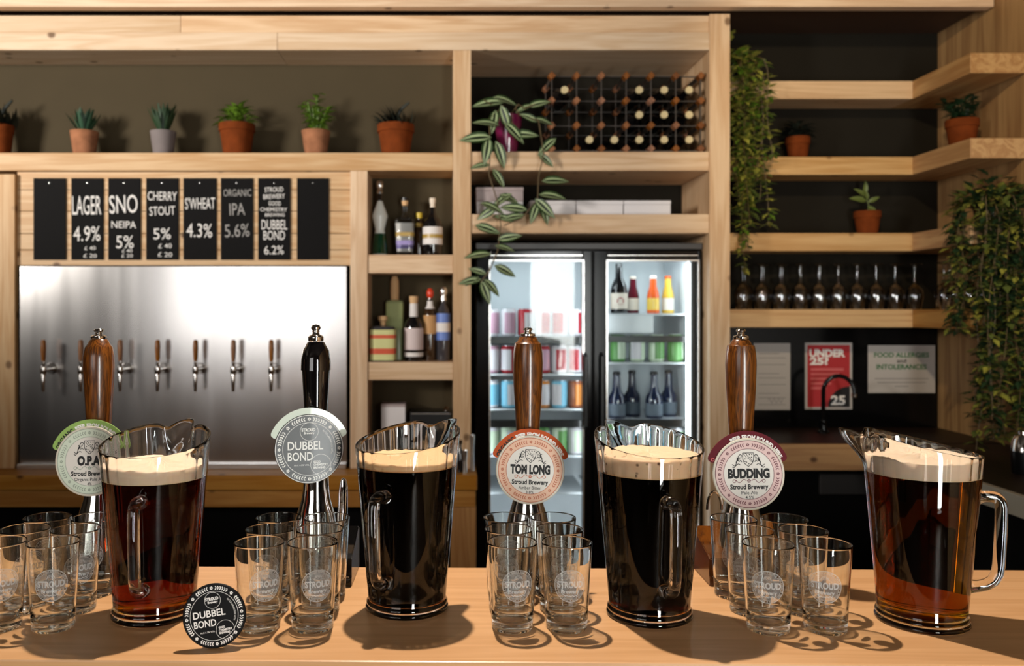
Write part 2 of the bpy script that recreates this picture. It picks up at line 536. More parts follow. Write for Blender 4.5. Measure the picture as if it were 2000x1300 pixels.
clear = glass('tumbler_glass', (0.985, 0.99, 0.985, 1), 1.46, clear=0.0)
pitcher_m = glass('pitcher_plastic', (0.985, 0.975, 0.965, 1), 1.46)
pitcher_wet = glass('pitcher_wetted_wall', (0.99, 0.98, 0.97, 1), 1.46 / 1.34)
etched = frost('etched_frost', (0.92, 0.9, 0.88, 1), 0.6)
etched_soft = frost('etched_frost_faint', (0.92, 0.9, 0.88, 1), 0.2)
thin_glass = pane('stemware_glass', (0.93, 0.93, 0.93, 1), 1.5, 3.5)
door_pane = pane('door_pane', (0.94, 0.97, 0.97, 1), 1.5, 0.3)
# >>> PART2
# ------------------------------------------------------------------ the room
plaster = pbr('room_plaster', lin(66, 60, 53), 0.8, spec=0.2)
floor_m = wood('floor_boards', 1, lin(70, 52, 36), lin(50, 36, 24), knots=0, rough=0.6, vary=0)
soffit_m = pbr('soffit_brown', lin(64, 40, 22), 0.7)
struct('floor', MB().box(-5.2, 2.3, -2.2, 4.2, -0.1, 0), floor_m)
struct('ceiling', MB().box(-5.2, 2.3, -2.2, 3.385, 3.0, 3.1), plaster)
struct('wall_back', MB().box(-5.2, 2.3, 4.1, 4.2, 0, 3.1), umber)
struct('wall_right', MB().box(2.135, 2.3, -2.2, 4.1, 0, 3.1), ply)
wl = MB()
wl.box(-5.2, -5.0, -2.2, -1.9, 0, 3.1); wl.box(-5.2, -5.0, -0.5, 4.1, 0, 3.1)
wl.box(-5.2, -5.0, -1.9, -0.5, 0, 1.5); wl.box(-5.2, -5.0, -1.9, -0.5, 2.95, 3.1)
struct('wall_left', wl, plaster)
struct('shade_slab_low', MB().box(-3.25, -3.13, -1.6, 2.2, 0, 1.90), plaster)  # unseen low slab added to dim side daylight on the lower back bar
struct('shade_slab_tall', MB().box(-2.62, -2.42, -0.75, 0.60, 0, 3.0), plaster)  # unseen tall slab added to keep side daylight off counter and corner shelves
wr = MB()
for x0, x1 in ((-5.0, -3.1), (-0.9, 0.82), (1.38, 2.135)): wr.box(x0, x1, -2.2, -2.0, 0, 3.1)
for x0, x1, z0, z1 in ((-3.1, -0.9, 1.1, 2.6), (0.82, 1.38, 0.0, 2.15)):
    if z0 > 0: wr.box(x0, x1, -2.2, -2.0, 0, z0)
    wr.box(x0, x1, -2.2, -2.0, z1, 3.1)
struct('wall_rear', wr, plaster)
wf = pbr('window_frame_paint', lin(60, 56, 52), 0.5)
b = MB(); b.box(-3.1, -0.9, -1.96, -1.92, 1.1, 1.15); b.box(-3.1, -0.9, -1.96, -1.92, 2.55, 2.6)
for xx in (-3.1, -2.37, -1.63, -0.95): b.box(xx, xx + .05, -1.96, -1.92, 1.1, 2.6)
struct('window_1', b, wf)
b = MB(); b.box(.82, .87, -1.96, -1.92, 0, 2.15); b.box(1.33, 1.38, -1.96, -1.92, 0, 2.15); b.box(.82, 1.38, -1.96, -1.92, 2.11, 2.15); b.box(.82, 1.38, -1.96, -1.92, 0, .05)
struct('door_1', b, wf)
# timber fascia across the top of the bar and the brown soffit behind it
struct('trim_1', MB().box(-4.9, 2.13, 3.385, 3.435, Z(13, 3.385), 3.0, 0.003), pine_x)
struct('trim_2', MB().box(-4.9, 2.13, 3.436, 4.09, 2.728, 2.77), soffit_m)

# ------------------------------------------------------------------ back bar joinery
D = 3.45


def bx(px0, px1, py0, py1, d0, d1, bev=0.002):
    return MB().box(X(px0, D), X(px1, D), d0, d1, Z(py1, D), Z(py0, D), bev)


bar = thing('back_bar_shelving', 'tall open pine back bar shelving framed round the steel tap panel and the drinks fridge', 'shelving', (X(640, D), D, 0))
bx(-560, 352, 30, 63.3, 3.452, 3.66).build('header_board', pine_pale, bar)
bx(352.6, 1385, 30, 63.3, 3.452, 3.84).build('header_board', pine_x, bar)
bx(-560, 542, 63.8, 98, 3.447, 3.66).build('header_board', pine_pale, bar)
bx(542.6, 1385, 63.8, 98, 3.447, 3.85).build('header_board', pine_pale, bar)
bx(1385.3, 1425, 28, 1340, 3.444, 4.05).build('post', pine_z, bar)
bx(885, 920, 98.3, 914.6, 3.446, 4.05).build('post', pine_z, bar)
bx(684, 718, 333.3, 914.6, 3.448, 3.66).build('post', pine_z, bar)
bx(-12, 29, 340, 914.6, 3.449, 3.66).build('post', pine_z, bar)
bx(-560, 884.7, 298, 333, 3.45, 3.66).build('shelf', pine_x, bar)
for y0, y1 in ((497, 533), (707, 742)): bx(718.3, 884.7, y0, y1, 3.454, 3.66).build('shelf', pine_x, bar)
for y0, y1 in ((296, 333), (418, 455)): bx(920.3, 1385, y0, y1, 3.452, 3.85).build('shelf', pine_x, bar)
cl = MB()
ys = [333.3, 369, 411, 455, 487, 518]
for a, b_ in zip(ys, ys[1:]): cl.box(X(29, D), X(684, D), 3.47, 3.5, Z(b_ - 0.5, D), Z(a + 0.5, D), 0.0015)
cl.build('cladding', pine_x, bar)
MB().box(X(-560, D), X(885, D), 3.661, 3.675, Z(914.6, D), Z(30, D)).build('back_panel', olive, bar)
MB().box(X(920, D), X(1385, D), 3.851, 3.865, Z(440, D), Z(98, D)).build('back_panel', umber, bar)

bc = thing('back_counter', 'low pine counter ledge under the steel tap panel with dark cupboards beneath', 'counter', (X(400, 3.4), 3.4, 0))
MB().box(X(-460, 3.31), X(932, 3.31), 3.31, 3.66, Z(957, 3.31), Z(928, 3.31), 0.003).build('worktop', pine_dim, bc)
MB().box(X(-460, 3.33), X(929, 3.33), 3.33, 3.36, Z(990, 3.33), Z(957.6, 3.33), 0.002).build('rail', pine_dim, bc)
MB().box(X(880, 3.33), X(930, 3.33), 3.33, 3.44, 0, Z(990.6, 3.33), 0.002).build('leg', pine_dim_z, bc)
MB().box(X(-460, 3.42), X(876, 3.42), 3.42, 3.66, 0, Z(992, 3.33)).build('cupboard', black_matt, bc)

tp = thing('tap_panel', 'large brushed stainless steel panel carrying the seven beer taps', 'panel', (X(356, 3.46), 3.47, Z(915, 3.46)))
m_, t_, out_ = nodes('tap_panel_steel')
b_ = t_.nodes.new('ShaderNodeBsdfPrincipled'); b_.inputs['Metallic'].default_value = 1; b_.inputs['Base Color'].default_value = (0.62, 0.60, 0.59, 1)
tc_ = t_.nodes.new('ShaderNodeTexCoord'); mp_ = t_.nodes.new('ShaderNodeMapping'); mp_.inputs['Scale'].default_value = (7, 1, 0.5)
nz_ = t_.nodes.new('ShaderNodeTexNoise'); nz_.inputs['Scale'].default_value = 2.0; nz_.inputs['Detail'].default_value = 6
mr_ = t_.nodes.new('ShaderNodeMapRange'); mr_.inputs[3].default_value = 0.15; mr_.inputs[4].default_value = 0.23
t_.links.new(tc_.outputs['Object'], mp_.inputs[0]); t_.links.new(mp_.outputs[0], nz_.inputs['Vector'])
t_.links.new(nz_.outputs['Fac'], mr_.inputs[0]); t_.links.new(mr_.outputs[0], b_.inputs['Roughness']); t_.links.new(b_.outputs[0], out_.inputs[0])
panel_steel = m_
MB().box(X(38.5, 3.462), X(677, 3.462), 3.462, 3.468, Z(911, 3.462), Z(520, 3.462), 0.001).build('steel_sheet', panel_steel, tp)
MB().box(X(36.5, 3.469), X(679, 3.469), 3.4685, 3.475, Z(914, 3.469), Z(518.5, 3.469)).build('backing', black_matt, tp)
MB().box(X(38.5, 3.46), X(677, 3.46), 3.435, 3.4618, Z(928, 3.31) + .0004, Z(904, 3.46), 0.002).build('drip_lip', steel, tp)

# seven taps
tap = None
for i, px in enumerate((85, 158, 235, 308, 382, 456, 530)):
    d = 3.392
    loc = (X(px, d), d, Z(722, d))
    lab = 'wood handled chrome beer tap on the steel panel, %s' % (
        'beside the left wooden post', 'half hidden behind the oak pump handle', 'third from the left post', 'fourth and middle of the seven', 'fifth from the left post',
        'sixth from the left post', 'last before the spirits shelves')[i]
    if tap is None:
        tap = thing('beer_tap', lab, 'beer tap', loc, 'beer taps on the steel panel')
        MB().lathe([(0, .118), (.006, .117), (.0095, .11), (.0105, .085), (.0085, .045), (.0065, .034), (0, .034)], 20).build('handle', tap_wood, tap, local=True)
        MB().lathe([(0, .036), (.006, .036), (.0065, .026), (.005, .016), (.011, .012), (.0125, 0), (.0115, -.012), (.008, -.018), (0, -.018)], 20).build('tap_body', dull_chrome, tap, local=True)
        MB().tube([(0, 0, -.012), (0, -.004, -.035), (0, -.004, -.06), (0, -.003, -.084)], [.008, .0085, .007, .0055], 14).build('spout', dull_chrome, tap, local=True)
        b = MB(); b.tube([(0, .004, .002), (0, .03, .002), (0, .0698, .002)], [.0085, .0095, .0095], 14)
        b.lathe([(0, 0), (.02, 0), (.022, .004), (.022, .008), (0, .008)], 24, M=Matrix.Translation((0, .0615, .002)) @ Matrix.Rotation(-PI / 2, 4, 'X'))
        b.build('shank', dull_chrome, tap, local=True)
    else: copy_tree(tap, loc, lab)

# slates
sx = [(65, 128), (139, 201), (211, 274), (285, 348), (358, 422), (431, 494), (504, 567), (580, 642)]
words = [[], [('LAGER', .33, .075, .056, 0), ('4.9%', .68, .058, .052, 0), ('£ 40', .857, .015, .022, 1), ('£ 20', .95, .015, .026, 1)],
         [('SNO', .317, .072, .055, 0), ('NEIPA', .57, .028, .048, 0), ('5%', .78, .05, .034, 0), ('£ 40', .89, .013, .02, 1), ('£ 20', .95, .013, .022, 1)],
         [('CHERRY', .22, .035, .057, 0), ('STOUT', .40, .035, .05, 0), ('5%', .68, .044, .034, 0), ('£ 40', .83, .018, .026, 1), ('£ 20', .935, .018, .028, 1)],
         [("S'WHEAT", .31, .045, .058, 0), ('4.3%', .64, .054, .05, 0)],
         [('ORGANIC', .18, .028, .054, 0), ('IPA', .38, .048, .03, 0), ('5.6%', .64, .051, .048, 0)],
         [('STROUD', .14, .019, .036, 0), ('BREWERY', .225, .019, .042, 0), ('GOOD', .31, .017, .024, 0), ('CHEMISTRY', .385, .015, .052, 0), ('BREWING', .45, .013, .038, 0),
          ('DUBBEL', .57, .038, .05, 0), ('BOND', .70, .036, .042, 0), ('6.2%', .88, .034, .038, 0)], []]
slabs = ['blank black slate board at the left end of the row', 'black slate board chalked with lager at 4.9 percent', 'black slate board chalked with a 5 percent NEIPA',
         'black slate board chalked with cherry stout', "black slate board chalked with wheat beer at 4.3 percent", 'black slate board chalked with organic IPA at 5.6 percent',
         'black slate board crowded with seven chalk lines ending 6.2 percent', 'blank black slate board beside the spirits shelves']
sw = thing_root = None
rnd = random.Random(3)
for i, (a, b) in enumerate(sx):
    d = 3.462
    x0, x1 = X(a, d), X(b, d); z0, z1 = Z(507, d), Z(347.5, d)
    r = thing('slate_board', slabs[i], 'slate', ((x0 + x1) / 2, 3.4695, z0), 'slate boards above the taps')
    W_, H_ = x1 - x0, z1 - z0
    MB().box(-W_ / 2, W_ / 2, -.007, 0, 0, H_, .0008).build('slab', slate_m, r, local=True)
    MB().lathe([(0, .002), (.002, .0015), (.0028, 0), (0, 0)], 10, M=Matrix.Translation((0, -.007, H_ * .94)) @ Matrix.Rotation(PI / 2, 4, 'X')).build('screw', steel, r, local=True)
    if words[i]:
        for tx, fy, h, wd, small in words[i]:
            ink = Ink()
            ox = .012 if small else rnd.uniform(-.003, .003)
            ink.text(tx, ox, H_ * (1 - fy), h, wd * 2.05, 0.004, rot=rnd.uniform(-.03, .05))
            ink.build('lettering', chalk if i not in (5,) else chalk_dim, r, lambda u, q: (u, -.0076, q))

# ------------------------------------------------------------------ potted plants
def pot_mesh(r, h, rim, taper=.74):
    b = MB()
    rr = r
    prof = [(0, .001), (rr * taper, 0), (rr * taper, .002), (rr * .93, h - rim)] if rim > 0 else [(0, .001), (rr * taper, 0), (rr * taper, .002), (rr, h - .001)]
    if rim > 0: prof += [(rr, h - rim), (rr, h - .002), (rr * .985, h)]
    else: prof += [(rr * .99, h)]
    prof += [(rr * .88, h), (rr * .84, h - .012)]
    return b.lathe(prof, 36)


def potted(name, label, px, d, base_z, w, h, rim, mat, kind, seed, leaf_m, group, fol_h, fol_w, lean=(0, 0)):
    rn = random.Random(seed)
    r = thing(name, label, 'plant', (X(px, d), d, base_z), group)
    pot_mesh(w / 2, h, rim).build('pot', mat, r, local=True)
    MB().lathe([(0, h - .008), (w * .44, h - .010)], 24).build('soil', soil, r, local=True)
    f = MB()
    base = Vector((0, 0, h - .012))
    if kind == 'spiky':
        for k in range(60):
            a = rn.uniform(0, 2 * PI); e = rn.uniform(.15, 1.0)
            dr = Vector((math.cos(a) * e * fol_w, math.sin(a) * e * fol_w, fol_h * (1.15 - .5 * e))).normalized()
            L_ = fol_h * rn.uniform(.75, 1.1)
            f.leaf(base + Vector((math.cos(a), math.sin(a), 0)) * w * .14 * e, dr, (0, 0, 1), L_, L_ * .17, (0, 0, 0), .1 if e < .6 else -.1)
    elif kind == 'rosette':
        for k in range(70):
            a = rn.uniform(0, 2 * PI); e = rn.uniform(0, 1)
            p = base + Vector((math.cos(a) * e * w * .42, math.sin(a) * e * w * .42, fol_h * rn.uniform(.1, .62) * (1.1 - .5 * e)))
            dr = Vector((math.cos(a) * (.3 + e), math.sin(a) * (.3 + e), .9 - .5 * e))
            f.leaf(p, dr, (0, 0, 1), .044 * rn.uniform(.8, 1.2), .026, (0, 0, 0), .6, 4)
    elif kind == 'bushy':
        for k in range(18):
            a = rn.uniform(0, 2 * PI); e = rn.uniform(.15, 1)
            tip = base + Vector((math.cos(a) * e * fol_w, math.sin(a) * e * fol_w, fol_h * rn.uniform(.55, 1.05) * (1.1 - .3 * e)))
            st = base + Vector((math.cos(a), math.sin(a), 0)) * .008
            f.tube([st, st.lerp(tip, .5) + Vector((0, 0, .012)), tip], .0018, 6)
            for q in range(8):
                t = .2 + .8 * q / 7; p = st.lerp(tip, t); b2 = a + rn.uniform(-2.2, 2.2)
                L_ = rn.uniform(.03, .05)
                f.leaf(p, (math.cos(b2), math.sin(b2), rn.uniform(-.1, .9)), (0, 0, 1), L_, L_ * .5, (0, 0, 0), .3, 4)
    elif kind == 'stumpy':
        for k in range(60):
            a = rn.uniform(0, 2 * PI); e = rn.uniform(0, 1)
            p = base + Vector((math.cos(a) * e * w * .42, math.sin(a) * e * w * .36, 0))
            L_ = fol_h * rn.uniform(.5, .95) * (1.1 - .3 * e)
            f.leaf(p, (math.cos(a) * e * .9, math.sin(a) * e * .9, 1), (1, 0, 0.2), L_, .03, (0, 0, 0), .3, 4)
        f.tube([base + Vector((0, 0, fol_h * .4)), base + Vector((.02, 0, fol_h * .75)), base + Vector((.055, -.01, fol_h * 1.02))], [.009, .008, .005], 8)
    elif kind == 'sprig':
        f.tube([base, base + Vector((.006, 0, fol_h * .4)), base + Vector((-.012, 0, fol_h * .85))], .002, 6)
        for (u, v, dx, dz, L_) in ((0, .35, 1, -.9, .07), (-.004, .55, -1, .25, .075), (-.008, .75, -.8, .6, .06), (-.012, .85, .05, 1, .055), (.004, .5, .8, .5, .05), (.01, .2, .5, -.6, .06), (0, .6, -.2, .7, .045)):
            f.leaf(base + Vector((u, 0, fol_h * v)), (dx, -.3, dz), (0, -.9, .4), L_, L_ * .38, (0, 0, 0), .25)
    f.build('foliage', leaf_m, r, local=True)
    return r


g = 'potted plants along the top shelf'
ZS = Z(298, D)
s356 = 3.555 / F
potted('potted_aloe', 'rusty dark plant in a terracotta pot at the far left end of the top shelf', 0, 3.555, ZS, 52 * s356, 62 * s356, .03, terracotta, 'stumpy', 1, leaf_deep, g, .11, .04)
potted('potted_succulent', 'blue-green spiky succulent in a pale tapered clay pot, second along the top shelf', 165, 3.555, ZS, 54 * s356, 50 * s356, 0, pale_clay, 'spiky', 2, leaf_blue, g, .105, .06)
potted('potted_succulent', 'dark spiky succulent in the only grey clay pot on the top shelf', 319, 3.555, ZS, 50 * s356, 50 * s356, 0, grey_pot, 'spiky', 3, leaf_dark, g, .12, .055)
potted('potted_jade', 'bright green rosette plant in the wide orange terracotta pot with a deep rim', 463, 3.555, ZS, 70 * s356, 64 * s356, .03, terracotta, 'rosette', 4, leaf_bright, g, .115, .06)
potted('potted_herb', 'tall light green bushy plant in a pale mottled pot, fifth along the top shelf', 617, 3.555, ZS, 56 * s356, 51 * s356, 0, pale_clay, 'bushy', 5, leaf_bright, g, .15, .055)
potted('potted_cactus', 'dark stubby cactus in a weathered orange pot nearest the central post of the top shelf', 773, 3.555, ZS, 72 * s356, 63 * s356, .032, terracotta, 'stumpy', 6, leaf_deep, g, .1, .05)

# ------------------------------------------------------------------ corner shelves on the right
gl_ = 'pine corner shelves'
names = ['topmost L-shaped pine corner shelf, empty but for trailing leaves', 'second L-shaped pine corner shelf from the top with two potted plants', 'third L-shaped pine corner shelf from the top, over the wine glasses',
         'lowest L-shaped pine corner shelf carrying the upturned wine glasses']
CS = []
for i, y in enumerate((158, 306, 455, 604)):
    zt = Z(y, 3.6); th = 35 * 3.6 / F
    r = thing('corner_shelf', names[i], 'shelf', (1.62, 3.7, zt - th), gl_)
    CS.append(zt)
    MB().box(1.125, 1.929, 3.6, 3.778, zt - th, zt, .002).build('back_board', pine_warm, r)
    MB().box(1.9292, 2.133, 3.205, 3.778, zt - th, zt, .002).build('side_board', pine_y if i else pine_y, r)
struct('wall_splash', MB().box(1.12, 2.134, 3.78, 3.8, 1.0, Z(636, 3.78)), black_gloss)
struct('wall_recess', MB().box(1.12, 2.134, 3.781, 3.8, Z(636, 3.78), 2.728), umber)

g2 = 'potted plants on the corner shelves'
potted('potted_fern', 'small dark plant in a terracotta pot on the second corner shelf near the trailing vine', 1558, 3.69, CS[1], 46 * 3.69 / F, 45 * 3.69 / F, .03, terracotta, 'rosette', 7, leaf_deep, g2, .1, .05)
potted('potted_fern', 'dark leafy plant in a red-brown pot on the side arm of the second corner shelf', 1879, 3.42, CS[1], 60 * 3.42 / F, 56 * 3.42 / F, .03, terracotta, 'bushy', 8, leaf_dark, g2, .105, .085)
potted('potted_sprig', 'single leafy sprig in a terracotta pot on the third corner shelf', 1694, 3.69, CS[2], 50 * 3.69 / F, 46 * 3.69 / F, .028, terracotta, 'sprig', 9, leaf_olive, g2, .1, .05)


def trailing(label, root, pot_c, pot_r, pot_h, strands, leaf_ms, seed, L0, extra_top=0, spread=.05):
    rn = random.Random(seed)
    r = thing('trailing_plant', label, 'plant', root)
    pot_mesh(pot_r, pot_h, .02).build('pot', black_trim, r, local=True)
    st = MB(); f = MB()
    for (a, b_, drop) in strands:     # a: start offset, b_: hang offset, drop: length
        p0 = Vector((0, 0, pot_h)); p1 = Vector(a); p2 = Vector(b_)
        pts = [p0, p0.lerp(p1, .5) + Vector((0, 0, .03)), p1]
        n = max(4, int(drop / .03))
        wob = rn.uniform(0, 6)
        for i in range(1, n + 1):
            t = i / n
            pts.append(p1.lerp(p2, min(1, t * 1.6)) + Vector((.012 * math.sin(wob + 7 * t), .01 * math.sin(wob * 2 + 6 * t), -drop * t)))
        st.tube(pts, .0016, 5)
        for i in range(1, len(pts)):
            for k in range(4):
                p = pts[i - 1].lerp(pts[i], rn.random())
                an = rn.uniform(0, 2 * PI)
                dr = (math.cos(an), math.sin(an), rn.uniform(-.9, .35))
                L_ = L0 * rn.uniform(.7, 1.3)
                f.quad_leaf(p, dr, (0, 0, 1), L_, L_ * .5, rn.choice(range(len(leaf_ms))))
    for k in range(extra_top):
        an = rn.uniform(0, 2 * PI); e = rn.random() ** .5
        p = Vector((math.cos(an) * e * spread, math.sin(an) * e * spread * .9, pot_h + rn.uniform(-.03, .10) * (1.2 - e)))
        f.quad_leaf(p, (math.cos(an), math.sin(an), rn.uniform(-.6, .6)), (0, 0, 1), L0 * rn.uniform(.8, 1.3), L0 * .6, rn.choice(range(len(leaf_ms))))
    st.build('stems', stem_m, r, local=True)
    f.build('foliage', leaf_ms, r, smooth=0, local=True)


rn = random.Random(11)
root = (1.205, 3.69, CS[0])
strands = []
for k in range(16):
    x = rn.uniform(-.075, .085); y = -.105 - rn.random() * .05
    strands.append(((x, y, .05 + rn.uniform(-.02, .03)), (x * 1.1 + rn.uniform(-.02, .03), y - .01, 0), rn.choice([.15, .25, .35, .42, .5, .56, .6])))
strands.append(((.02, -.12, .06), (.015, -.13, 0), .80))
strands.append(((.0, -.12, .06), (.03, -.13, 0), .70))
trailing('yellow-green trailing vine hanging down beside the tall right post', root, None, .06, .1, strands, [leaf_gold, leaf_gold, leaf_bright, leaf_olive], 12, .046, 110, .085)
root = (2.045, 3.27, CS[2])
strands = []
for k in range(26):
    x = rn.uniform(-.10, .075); y = -.085 - rn.random() * .07
    strands.append(((x, y, .05 + rn.uniform(-.02, .05)), (x * 1.1 + rn.uniform(-.03, .02), y - .02, 0), rn.choice([.3, .45, .6, .7, .78, .84])))
for k in range(8):
    y = rn.uniform(-.05, .05)
    strands.append(((-.13, y, .06), (-.14, y, 0), rn.choice([.12, .25, .4])))
trailing('large dense trailing plant spilling down the plywood side wall', root, None, .065, .09, strands, [leaf_olive, leaf_dark, leaf_gold, leaf_dark], 13, .046, 220, .11)

# stemware
wg = None
spots = []
for k in range(10): spots.append((X(1450 + 37.3 * k, 3.652), 3.652, 'front row'))
for k in range(9): spots.append((X(1450 + 37.3 * (k + .5), 3.652), 3.733, 'back row'))
side = [(2.0, 3.50), (2.0, 3.415), (2.0, 3.33), (2.0, 3.245), (2.08, 3.455), (2.08, 3.37), (2.08, 3.285), (2.055, 3.56)]
for i, (x, y, row) in enumerate(spots + [(a, b, 'side') for a, b in side]):
    if row == 'side':
        k = i - len(spots)
        lab = 'upturned wine glass on the side arm of the lowest shelf, %s' % ('outer line, %s from corner' % ORD[k] if k < 4 else ('wall line, %s from corner' % ORD[k - 4 + 1] if k < 7 else 'wall line, first from corner'))
    else:
        k = i if row == 'front row' else i - 10
        lab = 'upturned wine glass on the lowest shelf, %s, %s from the post' % (row, ORD[k])
    loc = (x, y, CS[3])
    if wg is None:
        b = MB()
        b.lathe([(.0265, 0), (.031, .025), (.0355, .055), (.033, .078), (.02, .098), (.007, .107), (.0042, .115), (.0038, .16), (.006, .181), (.03, .188), (.031, .1895), (.004, .1915), (0, .192)], 28)
        wg = b.build('wine_glass', thin_glass, None); wg.location = loc
        tag(wg, lab, 'wine glass', 'upturned wine glasses on the lowest corner shelf')
    else: copy_tree(wg, loc, lab)

# notices on the black splashback
nd = 3.7785


def sheet(name, label, x0, x1, y0, y1, mat):
    r = thing(name, label, 'notice', (X((x0 + x1) / 2, nd), nd, Z((y0 + y1) / 2, nd)), 'paper notices on the black splashback')
    w_, h_ = X(x1, nd) - X(x0, nd), Z(y0, nd) - Z(y1, nd)
    MB().box(-w_ / 2, w_ / 2, -.0015, .001, -h_ / 2, h_ / 2).build('sheet', mat, r, local=True)
    return r, w_, h_


fn1 = lambda u, q: (u, -.0021, q)
fn2 = lambda u, q: (u, -.0027, q)
fn3 = lambda u, q: (u, -.0033, q)
r, w_, h_ = sheet('notice', 'white typed notice sheet beside the oak pump handle with maroon clip', 1472, 1543, 670, 800, paper)
ink = Ink()
for k in range(9):
    yy = h_ * (.38 - .1 * k) - (.01 if k % 3 == 0 else 0)
    ink.stroke([(-w_ * .38, yy), (w_ * (.38 if k % 3 else .2), yy)], .0035)
ink.build('typed_lines', ink_grey, r, fn1)
ink = Ink()
ink.stroke([(-w_ * .1 + w_ * .4 * t, -h_ * .36 + .012 * math.sin(t * 20)) for t in [i / 24 for i in range(25)]], .003)
ink.build('signature', ink_grey, r, fn2)
r, w_, h_ = sheet('poster', 'red age-check poster with white border and big 25', 1572, 1664, 669, 799, paper)
r['category'] = 'poster'
Ink().poly([(-w_ * .45, -h_ * .465), (w_ * .45, -h_ * .465), (w_ * .45, h_ * .465), (-w_ * .45, h_ * .465)]).build('red_field', ink_red, r, fn1)
Ink().raw([(w_ * (.03 + .42), -h_ * .465)] + [(w_ * .45 - w_ * .46 * math.sin(a), -h_ * .465 + h_ * .31 * math.cos(a)) for a in [i / 14 * PI / 2 for i in range(15)]], [list(range(16))[::-1]]).build('black_corner', ink_black, r, fn2)
Ink().text('UNDER', -w_ * .03, h_ * .345, h_ * .105, w_ * .76, .05).build('lettering', ink_white, r, fn3); Ink().text('25?', -w_ * .2, h_ * .225, h_ * .1, w_ * .4, .05).build('lettering', ink_white, r, fn3)
ink = Ink(); ink.text('25', w_ * .2, -h_ * .36, h_ * .13, w_ * .31, .04)
ink.build('lettering', ink_white, r, fn3)
ink = Ink()
for k in range(5): ink.stroke([(-w_ * .38, h_ * (.1 - .07 * k)), (w_ * (.32 - .09 * k), h_ * (.1 - .07 * k))], h_ * .04)
ink.build('small_print', ink_pink, r, fn2)
r, w_, h_ = sheet('notice', 'white notice about food allergies with green heading', 1695, 1826, 674, 767, paper)
Ink().text('FOOD ALLERGIES', 0, h_ * .3, h_ * .1, w_ * .82, .03).build('lettering', ink_green, r, fn1); ink = Ink(); ink.text('INTOLERANCES', 0, h_ * .05, h_ * .1, w_ * .75, .03)
ink.build('lettering', ink_green, r, fn1)
Ink().text('and', 0, h_ * .175, h_ * .07, w_ * .14, .02).build('lettering', ink_black, r, fn1)
ink = Ink()
for k, q in enumerate((.8, .72, .2)): ink.stroke([(-w_ * q / 2, -h_ * (.2 + .08 * k)), (w_ * q / 2, -h_ * (.2 + .08 * k))], h_ * .022)
ink.build('small_print', ink_grey, r, fn1)

# sink counter and side counter
zc = Z(835, 3.77)
sc_ = thing('sink_counter', 'dark topped counter with a pine front edge under the notices', 'counter', (1.55, 3.5, 0))
MB().box(1.122, 2.132, 3.335, 3.779, zc - .03, zc, .002).build('worktop', dark_wood, sc_)
MB().box(1.122, 1.62, 3.315, 3.3348, Z(918, 3.32), zc - .001, .002).build('front_edge', pine_dim, sc_)
MB().box(1.122, 2.132, 3.45, 3.779, 0, zc - .031).build('cupboard', black_matt, sc_)
MB().box(X(1600, 3.44), X(1706, 3.44), 3.435, 3.4498, Z(965, 3.44), Z(925, 3.44), .003).build('appliance_front', char_trim, sc_)
sd = thing('side_counter', 'stone edged side counter running along the plywood wall', 'counter', (1.85, 2.5, 0))
MB().box(1.60, 2.132, 1.75, 3.314, zc - .03, zc, .002).build('worktop', dark_wood, sd)
MB().box(1.58, 1.5998, 1.75, 3.314, zc - .062, zc - .001, .002).build('stone_edge', stone, sd)
MB().box(1.66, 2.132, 1.80, 3.31, 0, zc - .031).build('cupboard', black_matt, sd)
fx, fd = X(1608, 3.62), 3.62
fa = thing('sink_tap', 'black gooseneck tap standing on the sink counter before the red poster', 'tap', (fx, fd, zc))
pts = [(0, 0, .02)]
for k in range(15):
    a = PI - PI * 1.05 * k / 14
    pts.append((.058 + .058 * math.cos(a), -.002 * k, .175 + .062 * math.sin(a)))
pts.append((pts[-1][0], pts[-1][1], pts[-1][2] - .012))
MB().tube(pts, .0085, 14).build('spout', black_gloss, fa, local=True)
MB().lathe([(0, 0), (.024, 0), (.024, .005), (.016, .012), (.013, .05), (0, .05)], 24).build('base', black_gloss, fa, local=True)
MB().tube([(0, -.012, .035), (-.02, -.04, .05), (-.03, -.06, .058)], [.005, .004, .004], 10).build('lever', black_gloss, fa, local=True)
MB().lathe([(.0088, 0), (.0105, .001), (.0105, .014), (.0088, .015)], 18, c=(pts[-1][0], pts[-1][1], pts[-1][2] - .004)).build('nozzle', chrome, fa, local=True)
b = MB(); r = thing('cocktail_shaker', 'small steel shaker with dark foot on the side counter beyond the amber pitcher', 'shaker', (1.80, 2.72, zc))
MB().lathe([(0, 0), (.028, 0), (.03, .004), (.033, .07), (0, .07)], 28).build('foot', black_trim, r, local=True)
MB().lathe([(0, .0705), (.033, .0705), (.03, .1), (.02, .118), (.012, .122), (.012, .132), (0, .134)], 28).build('cap', chrome, r, local=True)
# >>> PART3
# ------------------------------------------------------------------ spirits on the two box shelves
dark_bottle = pbr('dark_bottle_glass', lin(14, 13, 14), 0.06, spec=0.6, coat=0.5)
brown_bottle = pbr('brown_bottle_glass', lin(52, 34, 18), 0.08, spec=0.6, coat=0.5)
green_glass = pbr('green_bottle_glass', lin(10, 62, 36), 0.06, spec=0.6, coat=0.5)
frost_glass = pbr('frosted_bottle', lin(226, 228, 222), 0.25)
sage_glass = pbr('sage_bottle', lin(150, 158, 112), 0.3)
clear_bottle = pane('clear_bottle_glass', (0.80, 0.82, 0.82, 1), 1.5, 1.4)
smoke_bottle = pbr('grey_bottle_glass', lin(58, 56, 60), 0.08, spec=0.6, coat=0.4)
label_white = pbr('white_label', lin(220, 214, 210), 0.6)
label_cream = pbr('cream_label', lin(226, 214, 178), 0.6)
label_lime = pbr('pale_lime_label', lin(206, 204, 140), 0.6)
label_red = pbr('red_label', lin(206, 82, 48), 0.6)
